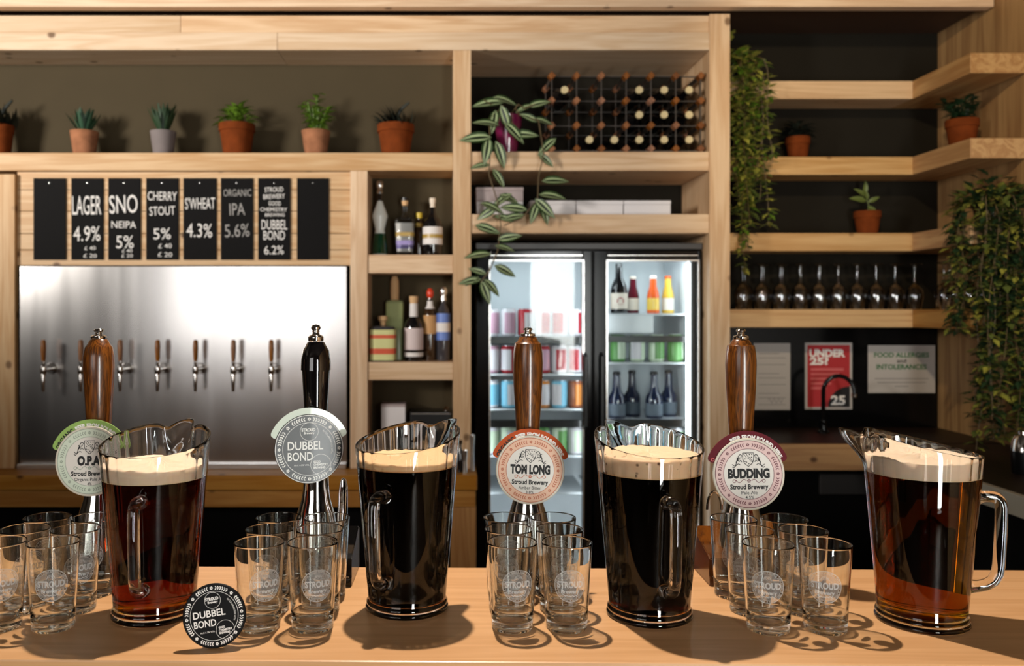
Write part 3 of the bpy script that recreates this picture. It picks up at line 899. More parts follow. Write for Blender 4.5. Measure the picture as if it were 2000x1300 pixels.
label_gold = pbr('gold_label', lin(170, 140, 70), 0.4)
label_tan = pbr('tan_label', lin(184, 138, 86), 0.6)
label_blue = pbr('blue_label', lin(92, 120, 190), 0.4)
label_lilac = pbr('lilac_print', lin(150, 136, 190), 0.6)
cork = pbr('cork', lin(206, 166, 120), 0.8)
silver_cap = pbr('silver_cap', (0.8, 0.8, 0.8, 1), 0.25, 1.0)
yellow_cap = pbr('yellow_cap', lin(200, 170, 40), 0.4)
red_cap = pbr('red_cap', lin(206, 60, 34), 0.3)
cream_cap = pbr('cream_cap', lin(222, 206, 186), 0.5)
Z1, Z2, Z3 = Z(497, 3.454), Z(707, 3.454), Z(928, 3.31) + .0003
gs1, gs2 = 'spirits on the upper box shelf', 'spirits on the lower box shelf'


def bottle(name, label, px, d, z, parts, group, cat='bottle'):
    """parts: (part name, material, profile in pixels of radius/height, superellipse exponent)"""
    k = d / F
    r = thing(name, label, cat, (X(px, d), d, z), group)
    for nm, mt, prof, sq in parts:
        b = MB(); b.lathe([(a * k, h * k) for a, h in prof], 32, sq=sq)
        b.build(nm, mt, r, local=True, smooth=40)
    return r


bottle('spirit_bottle', 'tall diamond shaped white and green bottle with a silver cap', 742, 3.56, Z1, [
    ('body', frost_glass, [(0, 0), (14, 0), (15, 4), (10, 44), (9, 52), (15, 76), (15, 80), (6, 104), (4, 112), (0, 112)], None),
    ('lower_sleeve', green_glass, [(15.3, 4), (14.5, 20), (11.5, 40), (10.6, 44), (9.5, 44)], None),
    ('neck', dark_bottle, [(0, 104), (5, 104), (5.5, 118), (5, 124), (0, 124)], None),
    ('cap', silver_cap, [(0, 122), (6, 122), (6, 128), (4.5, 130), (7, 136), (7, 143), (5, 147), (0, 148)], None)], gs1)
bottle('spirit_bottle', 'clear square-shouldered gin bottle with black topped cork', 791, 3.57, Z1, [
    ('body', clear_bottle, [(0, 0), (15, 0), (16, 4), (19, 68), (18, 72), (7, 78), (4, 82), (4, 100), (0, 100)], 5),
    ('label', label_white, [(15.6, 9), (18.4, 64)], 5),
    ('label_print', label_lilac, [(16.4, 14), (17.3, 30)], 5),
    ('label_band', label_gold, [(17.9, 38), (18.3, 46)], 5),
    ('cork', cork, [(0, 99), (5, 99), (6.5, 106), (6.5, 108), (0, 108)], None),
    ('cap', black_trim, [(0, 108.2), (8, 108.2), (8, 114), (0, 114)], None)], gs1)
bottle('spirit_bottle', 'slim brown bottle with a yellow cap behind the gin and the dark bottle', 819, 3.61, Z1, [
    ('body', brown_bottle, [(0, 0), (9, 0), (9.5, 3), (9.5, 52), (6, 62), (5, 70), (5, 76), (0, 76)], None),
    ('cap', yellow_cap, [(0, 75), (6, 75), (6, 86), (0, 87)], None),
    ('neck_label', label_gold, [(7.6, 58), (5.8, 66)], None)], gs1)
bottle('spirit_bottle', 'round dark spirit bottle with a white band label and cream capsule', 845, 3.55, Z1, [
    ('body', dark_bottle, [(0, 0), (18, 0), (19, 3), (19, 58), (17, 68), (8, 78), (5, 86), (4.5, 108), (0, 108)], None),
    ('label', label_white, [(19.4, 22), (19.4, 56)], None),
    ('label_band', label_gold, [(19.7, 34), (19.7, 42)], None),
    ('capsule', cream_cap, [(0, 113), (6, 113), (6, 105), (4.8, 102), (4.8, 84)][::-1], None)], gs1)
bottle('spirit_bottle', 'tall sage green square bottle with a long tan neck at the back', 771, 3.622, Z2, [
    ('body', sage_glass, [(0, 0), (17, 0), (17, 112), (15, 115), (7, 117), (0, 117)], 6),
    ('label', pbr('olive_label', lin(160, 168, 110), .6), [(17.4, 60), (17.4, 110)], 6),
    ('neck', cork, [(0, 116), (8, 116), (8.5, 132), (8, 154), (5, 163), (0, 164)], None)], gs2)
bottle('spirit_bottle', 'short square bottle with a pale lime and red label and fat cork', 748, 3.522, Z2, [
    ('body', smoke_bottle, [(0, 0), (24, 0), (25, 3), (25, 62), (22, 68), (7, 71), (0, 71)], 6),
    ('label', label_lime, [(25.4, 3), (25.4, 62)], 6),
    ('label_print', label_red, [(25.7, 15), (25.7, 26)], 6),
    ('label_title', label_red, [(25.7, 45), (25.7, 52)], 6),
    ('cork', cork, [(0, 70), (5, 70), (6, 78), (9, 80), (9, 88), (0, 88)], None)], gs2)
bottle('spirit_bottle', 'white necked dark bottle with a pale label in the middle of the lower box shelf', 808, 3.55, Z2, [
    ('body', dark_bottle, [(0, 0), (17.5, 0), (18.5, 3), (18.5, 66), (16, 76), (8, 86), (7, 92), (0, 92)], None),
    ('label', pbr('pink_white_label', lin(206, 188, 186), .6), [(18.9, 22), (18.9, 64)], None),
    ('label_foot', label_white, [(18.9, 9), (18.9, 17)], None),
    ('capsule', label_white, [(8.3, 86), (8, 112), (0, 112)], None),
    ('cork', cork, [(0, 112), (7, 112), (8.5, 118), (8.5, 126), (0, 126)], None)], gs2)
bottle('spirit_bottle', 'slim bottle with a red ball stopper and a tan label', 840, 3.575, Z2, [
    ('body', brown_bottle, [(0, 0), (13, 0), (13.5, 3), (13.5, 88), (12, 96), (5, 108), (4.5, 122), (0, 122)], None),
    ('label', label_tan, [(13.9, 52), (13.9, 88)], None),
    ('neck_label', label_white, [(9.5, 101), (6, 108), (5.4, 116)], None),
    ('stopper', red_cap, [(0, 122), (4, 122), (7, 127), (7, 134), (4, 140), (0, 141)], None)], gs2)
bottle('spirit_bottle', 'blue labelled bottle with a silver cap at the right end of the lower box shelf', 866, 3.565, Z2, [
    ('body', smoke_bottle, [(0, 0), (12.5, 0), (13, 3), (13, 88), (11, 98), (5, 110), (5, 118), (0, 118)], None),
    ('label', label_blue, [(13.4, 40), (13.4, 92)], None),
    ('label_print', label_white, [(13.7, 56), (13.7, 74)], None),
    ('cap', silver_cap, [(0, 117), (6, 117), (6, 122), (5, 126), (7.5, 132), (7.5, 138), (5, 143), (0, 144)], None)], gs2)
# bottom box shelf and counter clutter
r = thing('carton', 'small plain white carton in the dark bottom box shelf', 'box', (X(769, 3.55), 3.55, Z3)); k = 3.55 / F
MB().box(-23 * k, 23 * k, -.03, .05, 0, 118 * k, .001).build('box', white_card, r, local=True)
MB().box(-23.3 * k, 23.3 * k, -.0305, .0505, 113 * k, 119 * k, .001).build('lid', grey_card, r, local=True)
r = thing('card_terminal', 'low black box with a pale seam beside the white carton', 'box', (X(842, 3.55), 3.55, Z3))
MB().box(-40 * k, 40 * k, -.04, .09, 0, 104 * k, .004).build('case', black_trim, r, local=True)
MB().box(-38 * k, 38 * k, -.0412, -.0395, 100 * k, 101.5 * k).build('seam', steel, r, local=True)
MB().lathe([(0, 0), (5 * k, 0), (5 * k, 6 * k), (3 * k, 9 * k), (0, 9 * k)], 16, c=(30 * k, 0, 104 * k)).build('knob', brown_bottle, r, local=True)
ZL = Z(928, 3.31)
k = 3.4 / F
for i, (px, d, wd, h, mt, lab) in enumerate(((899, 3.38, 13, 62, dark_bottle, 'dark bitters bottle standing on the back counter corner'), (908, 3.36, 10, 44, steel, 'short steel jigger on the back counter corner'),
                                               (922, 3.40, 10, 70, steel, 'tall steel measure beside the fridge on the back counter'))):
    r = thing('bitters_bottle' if i == 0 else 'jigger', lab, 'bottle' if i == 0 else 'jigger', (X(px, d), d, ZL), 'bar tools on the back counter')
    if i == 0:
        MB().lathe([(0, 0), (wd * k * .5, 0), (wd * k * .5, h * k * .6), (wd * k * .2, h * k * .75), (wd * k * .2, h * k * .9), (0, h * k * .9)], 20).build('body', mt, r, local=True)
        MB().lathe([(0, h * k * .88), (wd * k * .3, h * k * .88), (wd * k * .3, h * k), (0, h * k)], 16).build('cap', brown_bottle, r, local=True)
    else:
        MB().lathe([(0, 0), (wd * k * .5, 0), (wd * k * .34, h * k * .45), (wd * k * .34, h * k * .5), (wd * k * .55, h * k), (wd * k * .5, h * k), (.002, h * k * .55), (0, h * k * .55)], 20).build('cup', mt, r, local=True)
        MB().lathe([(wd * k * .36, h * k * .44), (wd * k * .4, h * k * .47), (wd * k * .36, h * k * .5)], 20).build('waist_band', chrome, r, local=True)

# ------------------------------------------------------------------ wine rack nook
ZN = Z(296, 3.452)
rk = 3.5 / F; pit = 48.3 * rk
rx0, rz0 = X(1084, 3.5) - .0145, ZN + .012
rack = thing('wine_rack', 'wooden block and metal strip wine rack in the nook above the fridge', 'wine rack', (rx0 + 3 * pit, 3.6, ZN))
b = MB()
zinc = pbr('zinc_strip', (0.07, 0.055, 0.045, 1), 0.5, 0.0)
for ix in range(7):
    for iz in range(4):
        c = Vector((rx0 + ix * pit, 0, rz0 + iz * pit))
        for dd in (3.5, 3.70):
            bl = MB().box(-.0115, .0115, -.02, .02, -.0115, .0115, .002, M=Matrix.Translation((c.x, dd, c.z + (.006 if iz == 0 else 0))) @ Matrix.Rotation(PI / 4, 4, 'Y'))
            bl.build('block', block_wood, rack)
for ix in range(7):
    for dd in (3.492, 3.708): b.box(rx0 + ix * pit - .0012, rx0 + ix * pit + .0012, dd - .006, dd + .006, rz0 - .008, rz0 + 3 * pit + .012)
for iz in range(4):
    for dd in (3.505, 3.70): b.box(rx0, rx0 + 6 * pit, dd - .006, dd + .006, rz0 + iz * pit - .0012, rz0 + iz * pit + .0012)
    for ix in range(7): b.box(rx0 + ix * pit - .0015, rx0 + ix * pit + .0015, 3.5, 3.7, rz0 + iz * pit - .010, rz0 + iz * pit + .010)
b.build('metal_strips', zinc, rack)
wb = None
rows = {3: [0, 3, 4, 5], 2: [3, 4, 5], 1: [1, 2, 3, 4, 5]}
rown = {3: 'top', 2: 'middle', 1: 'bottom'}
capsule_m = pbr('straw_capsule', lin(206, 186, 140), 0.45)
for iz, cols in rows.items():
    for ix in cols:
        x = rx0 + (ix + .5) * pit; z = rz0 + (iz - 1) * pit + .0395
        lab = 'wine bottle lying in the %s row of the rack, %s slot from the trailing plant' % (rown[iz], ORD[ix])
        if wb is None:
            wb = thing('wine_bottle', lab, 'wine bottle', (x, 3.47, z), 'wine bottles in the rack')
            R90 = Matrix.Rotation(-PI / 2, 4, 'X')
            MB().lathe([(0, .012), (.0135, .012), (.0135, .07), (.016, .085), (.03, .108), (.0368, .125), (.0375, .14), (.0375, .29), (.03, .297), (0, .285)], 36, M=R90).build('glass_body', dark_bottle, wb, local=True)
            MB().lathe([(0, .0005), (.0135, 0), (.0148, .002), (.0148, .012), (.0140, .013)], 28, M=R90).build('capsule', capsule_m, wb, local=True)
        else: copy_tree(wb, (x, 3.47, z), lab)

# white boxes on the shelf above the fridge
ZB = Z(418, 3.452)
for i, (x0, x1, h0, h1, mt, lab) in enumerate(((931, 1021, 0, 27, white_card, 'flat white box under the greyish box behind the trailing stems'), (930, 1022, 27.3, 55, grey_card, 'greyish white box stacked on top of another by the central post'),
                                                (1036, 1124, 0, 29, white_card, 'flat white box on the shelf over the fridge, half behind the hanging leaves'), (1126, 1217, 0, 29, white_card, 'flat white box in the middle of the shelf over the fridge'),
                                                (1219, 1310, 0, 29, white_card, 'flat white box at the open end of the shelf over the fridge'))):
    k = 3.5 / F
    r = thing('flat_box', lab, 'box', (X((x0 + x1) / 2, 3.5), 3.5, ZB + h0 * k), 'white boxes on the shelf over the fridge')
    hw = (x1 - x0) / 2 * k
    MB().box(-hw, hw, 0, .14, 0, (h1 - h0) * k * .74, .0015).build('tray', mt, r, local=True)
    MB().box(-hw - .001, hw + .001, -.001, .141, (h1 - h0) * k * .745, (h1 - h0) * k, .0015).build('lid', mt, r, local=True)

# striped trailing plant in the purple pot
r = thing('striped_trailing_plant', 'striped leaf trailing plant in a glossy purple pot hanging over the fridge', 'plant', (X(992, 3.50), 3.50, ZN))
MB().lathe([(0, 0), (.034, 0), (.036, .002), (.060, .148), (.062, .150), (.059, .150), (.054, .135)], 40).build('pot', purple_glaze, r, local=True)
MB().lathe([(0, .138), (.055, .136)], 24).build('soil', soil, r, local=True)
st = MB(); fo = MB()
vd = 3.40
pot_top = Vector((X(992, 3.5), 3.48, ZN + .14))
runs = [[(975, 215), (955, 232), (958, 290), (955, 340), (972, 395), (978, 440), (972, 490), (958, 525), (938, 552)],
        [(1015, 225), (1052, 235), (1062, 300), (1052, 345), (1050, 390), (1020, 425), (985, 440)],
        [(960, 205), (945, 195)], [(1025, 212), (1045, 203)], [(1000, 240), (1022, 262)]]
for q in runs:
    pts = [pot_top, pot_top.lerp(P(*q[0], 3.44), .6) + Vector((0, -.01, .03))]
    for j, (a, b_) in enumerate(q): pts.append(P(a, b_, 3.435 - min(.035, .02 * j)))
    st.tube(pts, .0024, 7)
rn = random.Random(5)
LV = [(985, 200, 180, 60, 3.44), (962, 190, 10, 48, 3.44), (978, 205, 70, 48, 3.42), (975, 245, 190, 50, 3.41), (960, 268, 178, 58, 3.40), (955, 268, 100, 52, 3.40), (968, 275, 70, 52, 3.40), (985, 240, 45, 52, 3.42),
      (968, 215, 100, 46, 3.43), (1000, 263, 0, 48, 3.42), (1040, 205, 160, 34, 3.45), (1030, 210, -20, 44, 3.45), (1040, 232, 10, 40, 3.43), (1086, 270, 140, 46, 3.42), (1050, 238, 205, 36, 3.43), (1052, 300, 40, 36, 3.41),
      (958, 322, 175, 38, 3.40), (962, 330, 55, 40, 3.40), (1058, 354, -5, 50, 3.40), (1052, 380, 5, 50, 3.40), (1050, 395, 110, 42, 3.40), (1055, 392, 70, 46, 3.40), (1045, 388, 45, 50, 3.40), (1030, 410, 190, 50, 3.40),
      (938, 396, 20, 48, 3.40), (975, 380, 20, 40, 3.40), (1000, 378, 150, 46, 3.40), (970, 405, 150, 42, 3.40), (985, 428, -15, 40, 3.40), (1005, 432, 200, 40, 3.40), (928, 440, 15, 48, 3.40), (972, 468, -12, 44, 3.40),
      (966, 480, 10, 38, 3.40), (960, 496, 178, 50, 3.40), (965, 518, 25, 44, 3.40), (940, 545, 172, 42, 3.40), (940, 548, 70, 46, 3.40), (945, 545, 45, 42, 3.40), (935, 540, 150, 30, 3.40), (950, 535, 200, 34, 3.41)]
for (a, b_, an, L_, d) in LV:
    t = math.radians(an)
    up = Vector((rn.uniform(-.25, .25), -1, rn.uniform(.2, .9)))
    Lm = L_ * d / F * 1.08
    fo.leaf(P(a, b_, d), (math.cos(t), rn.uniform(-.35, .1), -math.sin(t)), up, Lm, Lm * .40, (0, 1, 2), .18)
st.build('stems', stem_m, r)
fo.build('foliage', [leaf_rim, leaf_stripe, leaf_mid], r)

# ------------------------------------------------------------------ drinks fridge
fd0 = 3.53
fx0, fx1 = .1178, 1.0385
fzt = Z(474, fd0)
fr = thing('drinks_fridge', 'tall black double door drinks fridge with lit white interior', 'fridge', ((fx0 + fx1) / 2, fd0, 0))
ib = 4.02
fridge_white = pbr('fridge_liner', lin(226, 232, 236), 0.5)
led = pbr('fridge_light', (1, 1, 1, 1), 0.5, emit=((0.93, 0.97, 1.0, 1), 11.0))
b = MB()
b.box(fx0, fx0 + .03, fd0 + .045, 4.06, 0, fzt); b.box(fx1 - .03, fx1, fd0 + .045, 4.06, 0, fzt)
b.box(fx0, fx1, fd0 + .045, 4.06, fzt - .04, fzt); b.box(fx0, fx1, fd0 + .045, 4.06, 0, .25); b.box(fx0, fx1, ib + .01, 4.06, 0, fzt)
xm = X(1158, fd0)
b.box(xm - .02, xm + .02, fd0 + .046, fd0 + .09, .25, fzt - .04)
b.build('cabinet', black_trim, fr)
b = MB()
b.box(fx0 + .03, fx1 - .03, ib, ib + .01, .25, fzt - .04); b.box(fx0 + .0302, fx0 + .036, fd0 + .05, ib, .25, fzt - .04); b.box(fx1 - .036, fx1 - .0302, fd0 + .05, ib, .25, fzt - .04)
b.box(fx0 + .03, fx1 - .03, fd0 + .05, ib, fzt - .046, fzt - .0402); b.box(fx0 + .03, fx1 - .03, fd0 + .05, ib, .25, .256)
b.build('liner', fridge_white, fr)
MB().box(fx0, fx1, fd0 - .002, fd0 + .044, Z(487, fd0), fzt, .003).build('header', char_trim, fr)
b = MB()
for xx in (fx0 + .042, xm - .03, xm + .03, fx1 - .042): b.box(xx - .006, xx + .006, fd0 + .055, fd0 + .067, .32, fzt - .08)
b.build('light_strip', led, fr)
shelf_wire = pbr('fridge_shelf', lin(200, 206, 210), 0.4)
halves = [(fx0 + .037, xm - .012), (xm + .012, fx1 - .037)]
ZF = {}
shelf_y = [[657, 729, 797, 888, 960], [612, 707, 818, 890, 960]]
for h, (a, c) in enumerate(halves):
    for k, y in enumerate(shelf_y[h]):
        z = Z(y, 3.64); ZF[(h, k)] = z
        b = MB().box(a, c, 3.63, ib - .01, z - .008, z - .0005)
        o = b.build('shelf', shelf_wire, fr)
        if y in (657, 797, 818):
            hh = {657: 14, 797: 14, 818: 14}[y]
            z2 = z if y != 797 else Z(820, 3.625)
            MB().box(a, c, 3.615, 3.629, z2 - hh * 3.62 / F, z2 + .001, .001).build('ticket_strip', black_trim, o)
        if y == 612:
            MB().box(a, c, 3.615, 3.629, Z(668, 3.62), Z(655, 3.62), .001).build('ticket_strip', black_trim, o)
            MB().box(a, a + .26, 3.64, 3.655, Z(650, 3.64), Z(615, 3.64), .001).build('white_panel', fridge_white, o)
for h, (a, c) in enumerate(((fx0 + .001, xm - .003), (xm + .003, fx1 - .001))):
    dr = bpy.data.objects.new('door', None); C.objects.link(dr); dr.parent = fr
    dr.location = (0, 0, 0)
    zb_, zt_ = .22, Z(488.5, fd0)
    # frame members measured off the glass openings
    gx0, gx1 = (X(958, fd0), X(1138, fd0)) if h == 0 else (X(1187, fd0), X(1363, fd0))
    gz1, gz0 = Z(510, fd0), .34
    b = MB()
    b.box(a, gx0, fd0, fd0 + .042, zb_, zt_, .004); b.box(gx1, c, fd0, fd0 + .042, zb_, zt_, .004)
    b.box(gx0 - .001, gx1 + .001, fd0, fd0 + .042, gz1, zt_, .004); b.box(gx0 - .001, gx1 + .001, fd0, fd0 + .042, zb_, gz0, .004)
    b.build('door_frame', black_gloss, dr)
    b = MB(); t_ = .006
    b.box(gx0 - t_, gx0, fd0 - .002, fd0 + .001, gz0 - t_, gz1 + t_); b.box(gx1, gx1 + t_, fd0 - .002, fd0 + .001, gz0 - t_, gz1 + t_)
    b.box(gx0, gx1, fd0 - .002, fd0 + .001, gz1, gz1 + t_); b.box(gx0, gx1, fd0 - .002, fd0 + .001, gz1 + .022, gz1 + .026)
    b.build('metal_bead', steel, dr)
    MB().box(gx0, gx1, fd0 + .010, fd0 + .014, gz0, gz1).build('glass_pane', door_pane, dr)
    b = MB(); hx = c - .03 if h == 0 else a + .03
    b.tube([(hx, fd0 - .002, 1.05), (hx, fd0 - .03, 1.06), (hx, fd0 - .03, 1.34), (hx, fd0 - .002, 1.35)], .007, 10)
    b.build('handle', black_trim, dr)

can_white = pbr('white_can_print', lin(206, 204, 210), 0.3); can_red = pbr('red_can_print', lin(170, 34, 48), 0.3); can_pink = pbr('mauve_can_print', lin(190, 150, 170), 0.3)
can_green = pbr('green_can_print', lin(96, 150, 84), 0.3); can_mint = pbr('pale_green_can_print', lin(196, 214, 190), 0.3); can_blue = pbr('blue_can_print', lin(120, 186, 214), 0.3)
can_orange = pbr('orange_can_print', lin(206, 132, 62), 0.3); can_brown = pbr('brown_can_print', lin(140, 80, 52), 0.3)
alu = pbr('can_aluminium', (0.75, 0.76, 0.78, 1), 0.3, 1.0)
protos = {}


def can(x, d, z, lab, main, band, group):
    key = (main.name, band.name)
    if key in protos: return copy_tree(protos[key], (x, d, z), lab, group, rz=random.uniform(-1.2, 1.2))
    r = thing('drink_can', lab, 'can', (x, d, z), group)
    MB().lathe([(0, .003), (.024, 0), (.026, .001), (.033, .01), (.033, .104), (.0275, .114)], 28).build('body', main, r, local=True)
    b = MB().lathe([(.0276, .1141), (.028, .116), (.0265, .1165), (.025, .113), (0, .113)], 24)
    b.build('lid', alu, r, local=True)
    # printed panel wrapping part of the can
    vs, fs = [], []
    for i in range(13):
        a = -PI / 2 - .2 + 1.5 * i / 12
        vs += [(.0333 * math.cos(a), .0333 * math.sin(a), .014), (.0333 * math.cos(a), .0333 * math.sin(a), .1)]
    for i in range(12): fs.append([2 * i, 2 * i + 2, 2 * i + 3, 2 * i + 1])
    MB().add(vs, fs).build('printed_panel', band, r, local=True)
    protos[key] = r
    return r


hn = ('left hand', 'right hand')
lists = [(0, 0, 'top', [(can_white, can_pink), (can_white, can_pink), (can_red, can_white), (can_white, can_red), (can_white, can_red), (can_white, can_red)]),
         (0, 1, 'second', [(can_pink, can_white), (can_red, can_white), (can_pink, can_white), (can_red, can_pink), (can_white, can_red), (can_white, can_red)]),
         (0, 2, 'third', [(can_white, can_blue), (can_blue, can_white), (can_white, can_blue), (can_orange, can_white), (can_blue, can_white), (can_brown, can_orange)]),
         (0, 3, 'fourth', [(can_white, can_mint), (can_mint, can_white), (can_white, can_green), (can_green, can_white), (can_mint, can_green), (can_white, can_mint)]),
         (1, 1, 'second', [(can_mint, can_white), (can_green, can_mint), (can_mint, can_white), (can_mint, can_green), (can_green, can_mint), (can_white, can_mint)]),
         (1, 3, 'fourth', [(can_white, can_mint), (can_white, can_blue), (can_mint, can_white), (can_white, can_mint), (can_white, can_green), (can_mint, can_white)])]
for h, k, rn_, cols in lists:
    a, c = halves[h]
    if h: cols = cols[:5]
    n = len(cols)
    for i, (m1, m2) in enumerate(cols):
        x = a + .036 + (c - a - .072) * i / (n - 1)
        desc = m1.name.replace('_can_print', '').replace('_', ' ') + ' and ' + m2.name.replace('_can_print', '').replace('_', ' ')
        can(x, 3.67, ZF[(h, k)], "%s can, %s shelf of the fridge's %s half, %s from %s" % (desc, rn_, 'spirits-side' if h == 0 else 'post-side', ORD[i], 'hinges' if h == 0 else 'door gap'), m1, m2,
            'cans in the fridge, %s door, %s shelf' % ('spirits side' if h == 0 else 'post side', rn_))
# bottles: blue-black ales on the third shelf, cider and soft drinks on the top one
ale = None
navy = pbr('navy_bottle_glass', lin(22, 34, 62), 0.06, spec=0.6, coat=0.6)
al_lab = pbr('ale_label', lin(92, 104, 116), 0.6)
a, c = halves[1]
for i in range(5):
    x = a + .035 + .079 * i; d = 3.68 + (.07 if i % 2 == 0 else 0)
    lab = 'dark blue ale bottle on the third fridge shelf, %s from the door gap' % ORD[i]
    if ale is None:
        ale = thing('ale_bottle', lab, 'bottle', (x, d, ZF[(1, 2)]), 'dark ale bottles in the fridge')
        MB().lathe([(0, 0), (.034, 0), (.036, .004), (.036, .075), (.033, .092), (.02, .112), (.0165, .13), (.0135, .178), (.015, .18), (.015, .188), (0, .188)], 32).build('body', navy, ale, local=True)
        MB().lathe([(.0364, .012), (.0364, .062)], 32).build('label', al_lab, ale, local=True)
        MB().lathe([(0, .196), (.013, .196), (.0155, .192), (.0158, .184)], 20).build('crown_cap', black_trim, ale, local=True)
    else: copy_tree(ale, (x, d, ZF[(1, 2)]), lab)
pale_lab = pbr('cider_label', lin(214, 204, 190), 0.6); apple_red = pbr('cider_print', lin(150, 36, 40), 0.6); amber_fill = pbr('amber_drink', lin(214, 178, 70), 0.15, spec=.6); orange_fill = pbr('orange_drink', lin(206, 84, 30), 0.15, spec=.6)
wine_fill = pbr('red_drink', lin(88, 20, 34), 0.1, spec=.6)
zt = ZF[(1, 0)]
specs = [(a + .045, 3.69, dark_bottle, pale_lab, apple_red, 'dark cider bottle with a pale red-spotted label by the fridge door gap'), (a + .125, 3.69, dark_bottle, pale_lab, apple_red, 'dark cider bottle with a pale red-spotted label, second from the door gap'),
         (a + .195, 3.74, wine_fill, clear_bottle, pale_lab, 'clear necked red drink bottle on the top fridge shelf'), (a + .27, 3.69, orange_fill, amber_fill, label_white, 'orange drink bottle with a yellow label on the top fridge shelf'),
         (a + .338, 3.71, amber_fill, label_white, orange_fill, 'pale yellow drink bottle at the end of the top fridge shelf')]
for x, d, m1, m2, m3, lab in specs:
    r = thing('soft_drink_bottle' if 'drink' in lab else 'cider_bottle', lab, 'bottle', (x, d, zt), 'bottles on the top fridge shelf')
    s_ = .95 if 'cider' in lab else .72
    rr = .036 if 'cider' in lab else .026
    MB().lathe([(0, 0), (rr * .95, 0), (rr, .004), (rr, .10 * s_), (rr * .85, .125 * s_), (.015, .16 * s_), (.013, .215 * s_), (0, .215 * s_)], 28).build('body', m1, r, local=True)
    MB().lathe([(rr + .0004, .02 * s_), (rr + .0004, .09 * s_)], 28).build('label', m2 if m2 != clear_bottle else pale_lab, r, local=True)
    MB().lathe([(0, .222 * s_), (.012, .222 * s_), (.0145, .217 * s_), (.0145, .205 * s_)], 18).build('cap', m3 if m3 != apple_red else black_trim, r, local=True)
    if m3 == apple_red:
        vs = [((rr + .0008) * math.sin(.42 * math.cos(q * .5236)), -(rr + .0008) * math.cos(.42 * math.cos(q * .5236)), .055 * s_ + .016 * math.sin(q * .5236)) for q in range(12)]
        MB().add(vs, [list(range(12))]).build('label_spot', apple_red, r, local=True)
for xx, zz, pw in ((halves[0][0] + .2, fzt - .07, 0.7), (halves[1][0] + .2, fzt - .07, 0.7)):
    l = bpy.data.lights.new('fridge_lamp', 'AREA'); l.shape = 'RECTANGLE'; l.size = .34; l.size_y = .05; l.energy = pw; l.color = (.86, .95, 1)
    o = bpy.data.objects.new('fridge_lamp', l); o.location = (xx, 3.64, zz); o.rotation_euler = (math.radians(18), 0, 0); C.objects.link(o)
# >>> PART4
# ------------------------------------------------------------------ bar counter
TILT = -0.0153
ctr = thing('bar_counter', 'pale birch bar counter holding the pitchers, tumblers and hand pumps', 'counter', (0, 1.517, 0), None, math.atan(TILT))
MB().box(-1.9, 1.555, -.408, 0, CT - .04, CT, .003).build('worktop', counter_wood, ctr, local=True)
MB().box(-1.88, 1.54, -.37, -.34, 0, CT - .041, .002).build('front_panel', pine_x, ctr, local=True)

# ------------------------------------------------------------------ hand pumps
knob_black = pbr('black_ceramic', lin(10, 8, 9), 0.07, spec=0.6, coat=0.8)
clip_white = pbr('clip_face', lin(216, 208, 198), 0.45)
clip_edge_cream = pbr('clip_rim_cream', lin(206, 196, 178), 0.5)
sage_print = pbr('sage_print', lin(150, 160, 142), 0.5); green_sash = pbr('green_sash', lin(146, 176, 96), 0.6, spec=0.15)
orange_print = pbr('orange_print', lin(184, 96, 58), 0.5); peach = pbr('peach_ring', lin(222, 176, 146), 0.5); orange_sash = pbr('orange_sash', lin(184, 80, 36), 0.6, spec=0.15)
maroon_print = pbr('maroon_print', lin(106, 34, 44), 0.5); pink_ring = pbr('pink_ring', lin(214, 178, 172), 0.5); maroon_sash = pbr('maroon_sash', lin(96, 18, 30), 0.6, spec=0.15)
mint_ring = pbr('mint_ring', lin(204, 212, 192), 0.5)
clip_black = pbr('clip_black', lin(14, 12, 12), 0.38, spec=0.5, coat=0.1)
pale_sash = pbr('pale_sash', lin(196, 206, 186), 0.35, coat=0.5)
wash_white = pbr('bright_print', lin(240, 238, 232), 0.5)


def clip_disc(parent, loc, R, face, sash, roll=0.0, yaw=0.0, pitch=0.0):
    b = MB()
    b.lathe([(0, -.0025), (R - .001, -.0025), (R, -.0015), (R, .0015), (R - .001, .0025), (0, .0025)], 72, M=Matrix.Rotation(PI / 2, 4, 'X'))
    c = b.build('pump_clip', face, parent, local=True)
    c.location = loc; c.rotation_euler = (pitch, roll, yaw)
    if sash:
        r0, r1 = R * .93, R * 1.19; a0, a1 = math.radians(18), math.radians(162); n = 90
        o, q = [], []
        for i in range(n + 1):
            a = a0 + (a1 - a0) * i / n
            e = min(a - a0, a1 - a) / .11
            f = math.sqrt(max(.0, 1 - (1 - min(e, 1)) ** 2))
            rm = (r0 + r1) / 2; hw = (r1 - r0) / 2 * max(f, .04)
            o.append(((rm + hw) * math.cos(a), (rm + hw) * math.sin(a))); q.append(((rm - hw) * math.cos(a), (rm - hw) * math.sin(a)))
        v = []
        for y in (.0005, .0028):
            v += [(p[0], y, p[1]) for p in o] + [(p[0], y, p[1]) for p in q]
        m = n + 1; fs = []
        for i in range(n):
            fs.append([i, i + 1, m + i + 1, m + i])
            fs.append([2 * m + i, 3 * m + i, 3 * m + i + 1, 2 * m + i + 1])
            fs.append([i, 2 * m + i, 2 * m + i + 1, i + 1])
            fs.append([m + i, m + i + 1, 3 * m + i + 1, 3 * m + i])
        fs += [[0, m, 3 * m, 2 * m], [n, 2 * m + n, 3 * m + n, m + n]]
        MB().add(v, fs).build('sash', sash, c, smooth=30, local=True)
    return c


Y = lambda k: (lambda u, q: (u, -.0025 - .00022 * k, q))


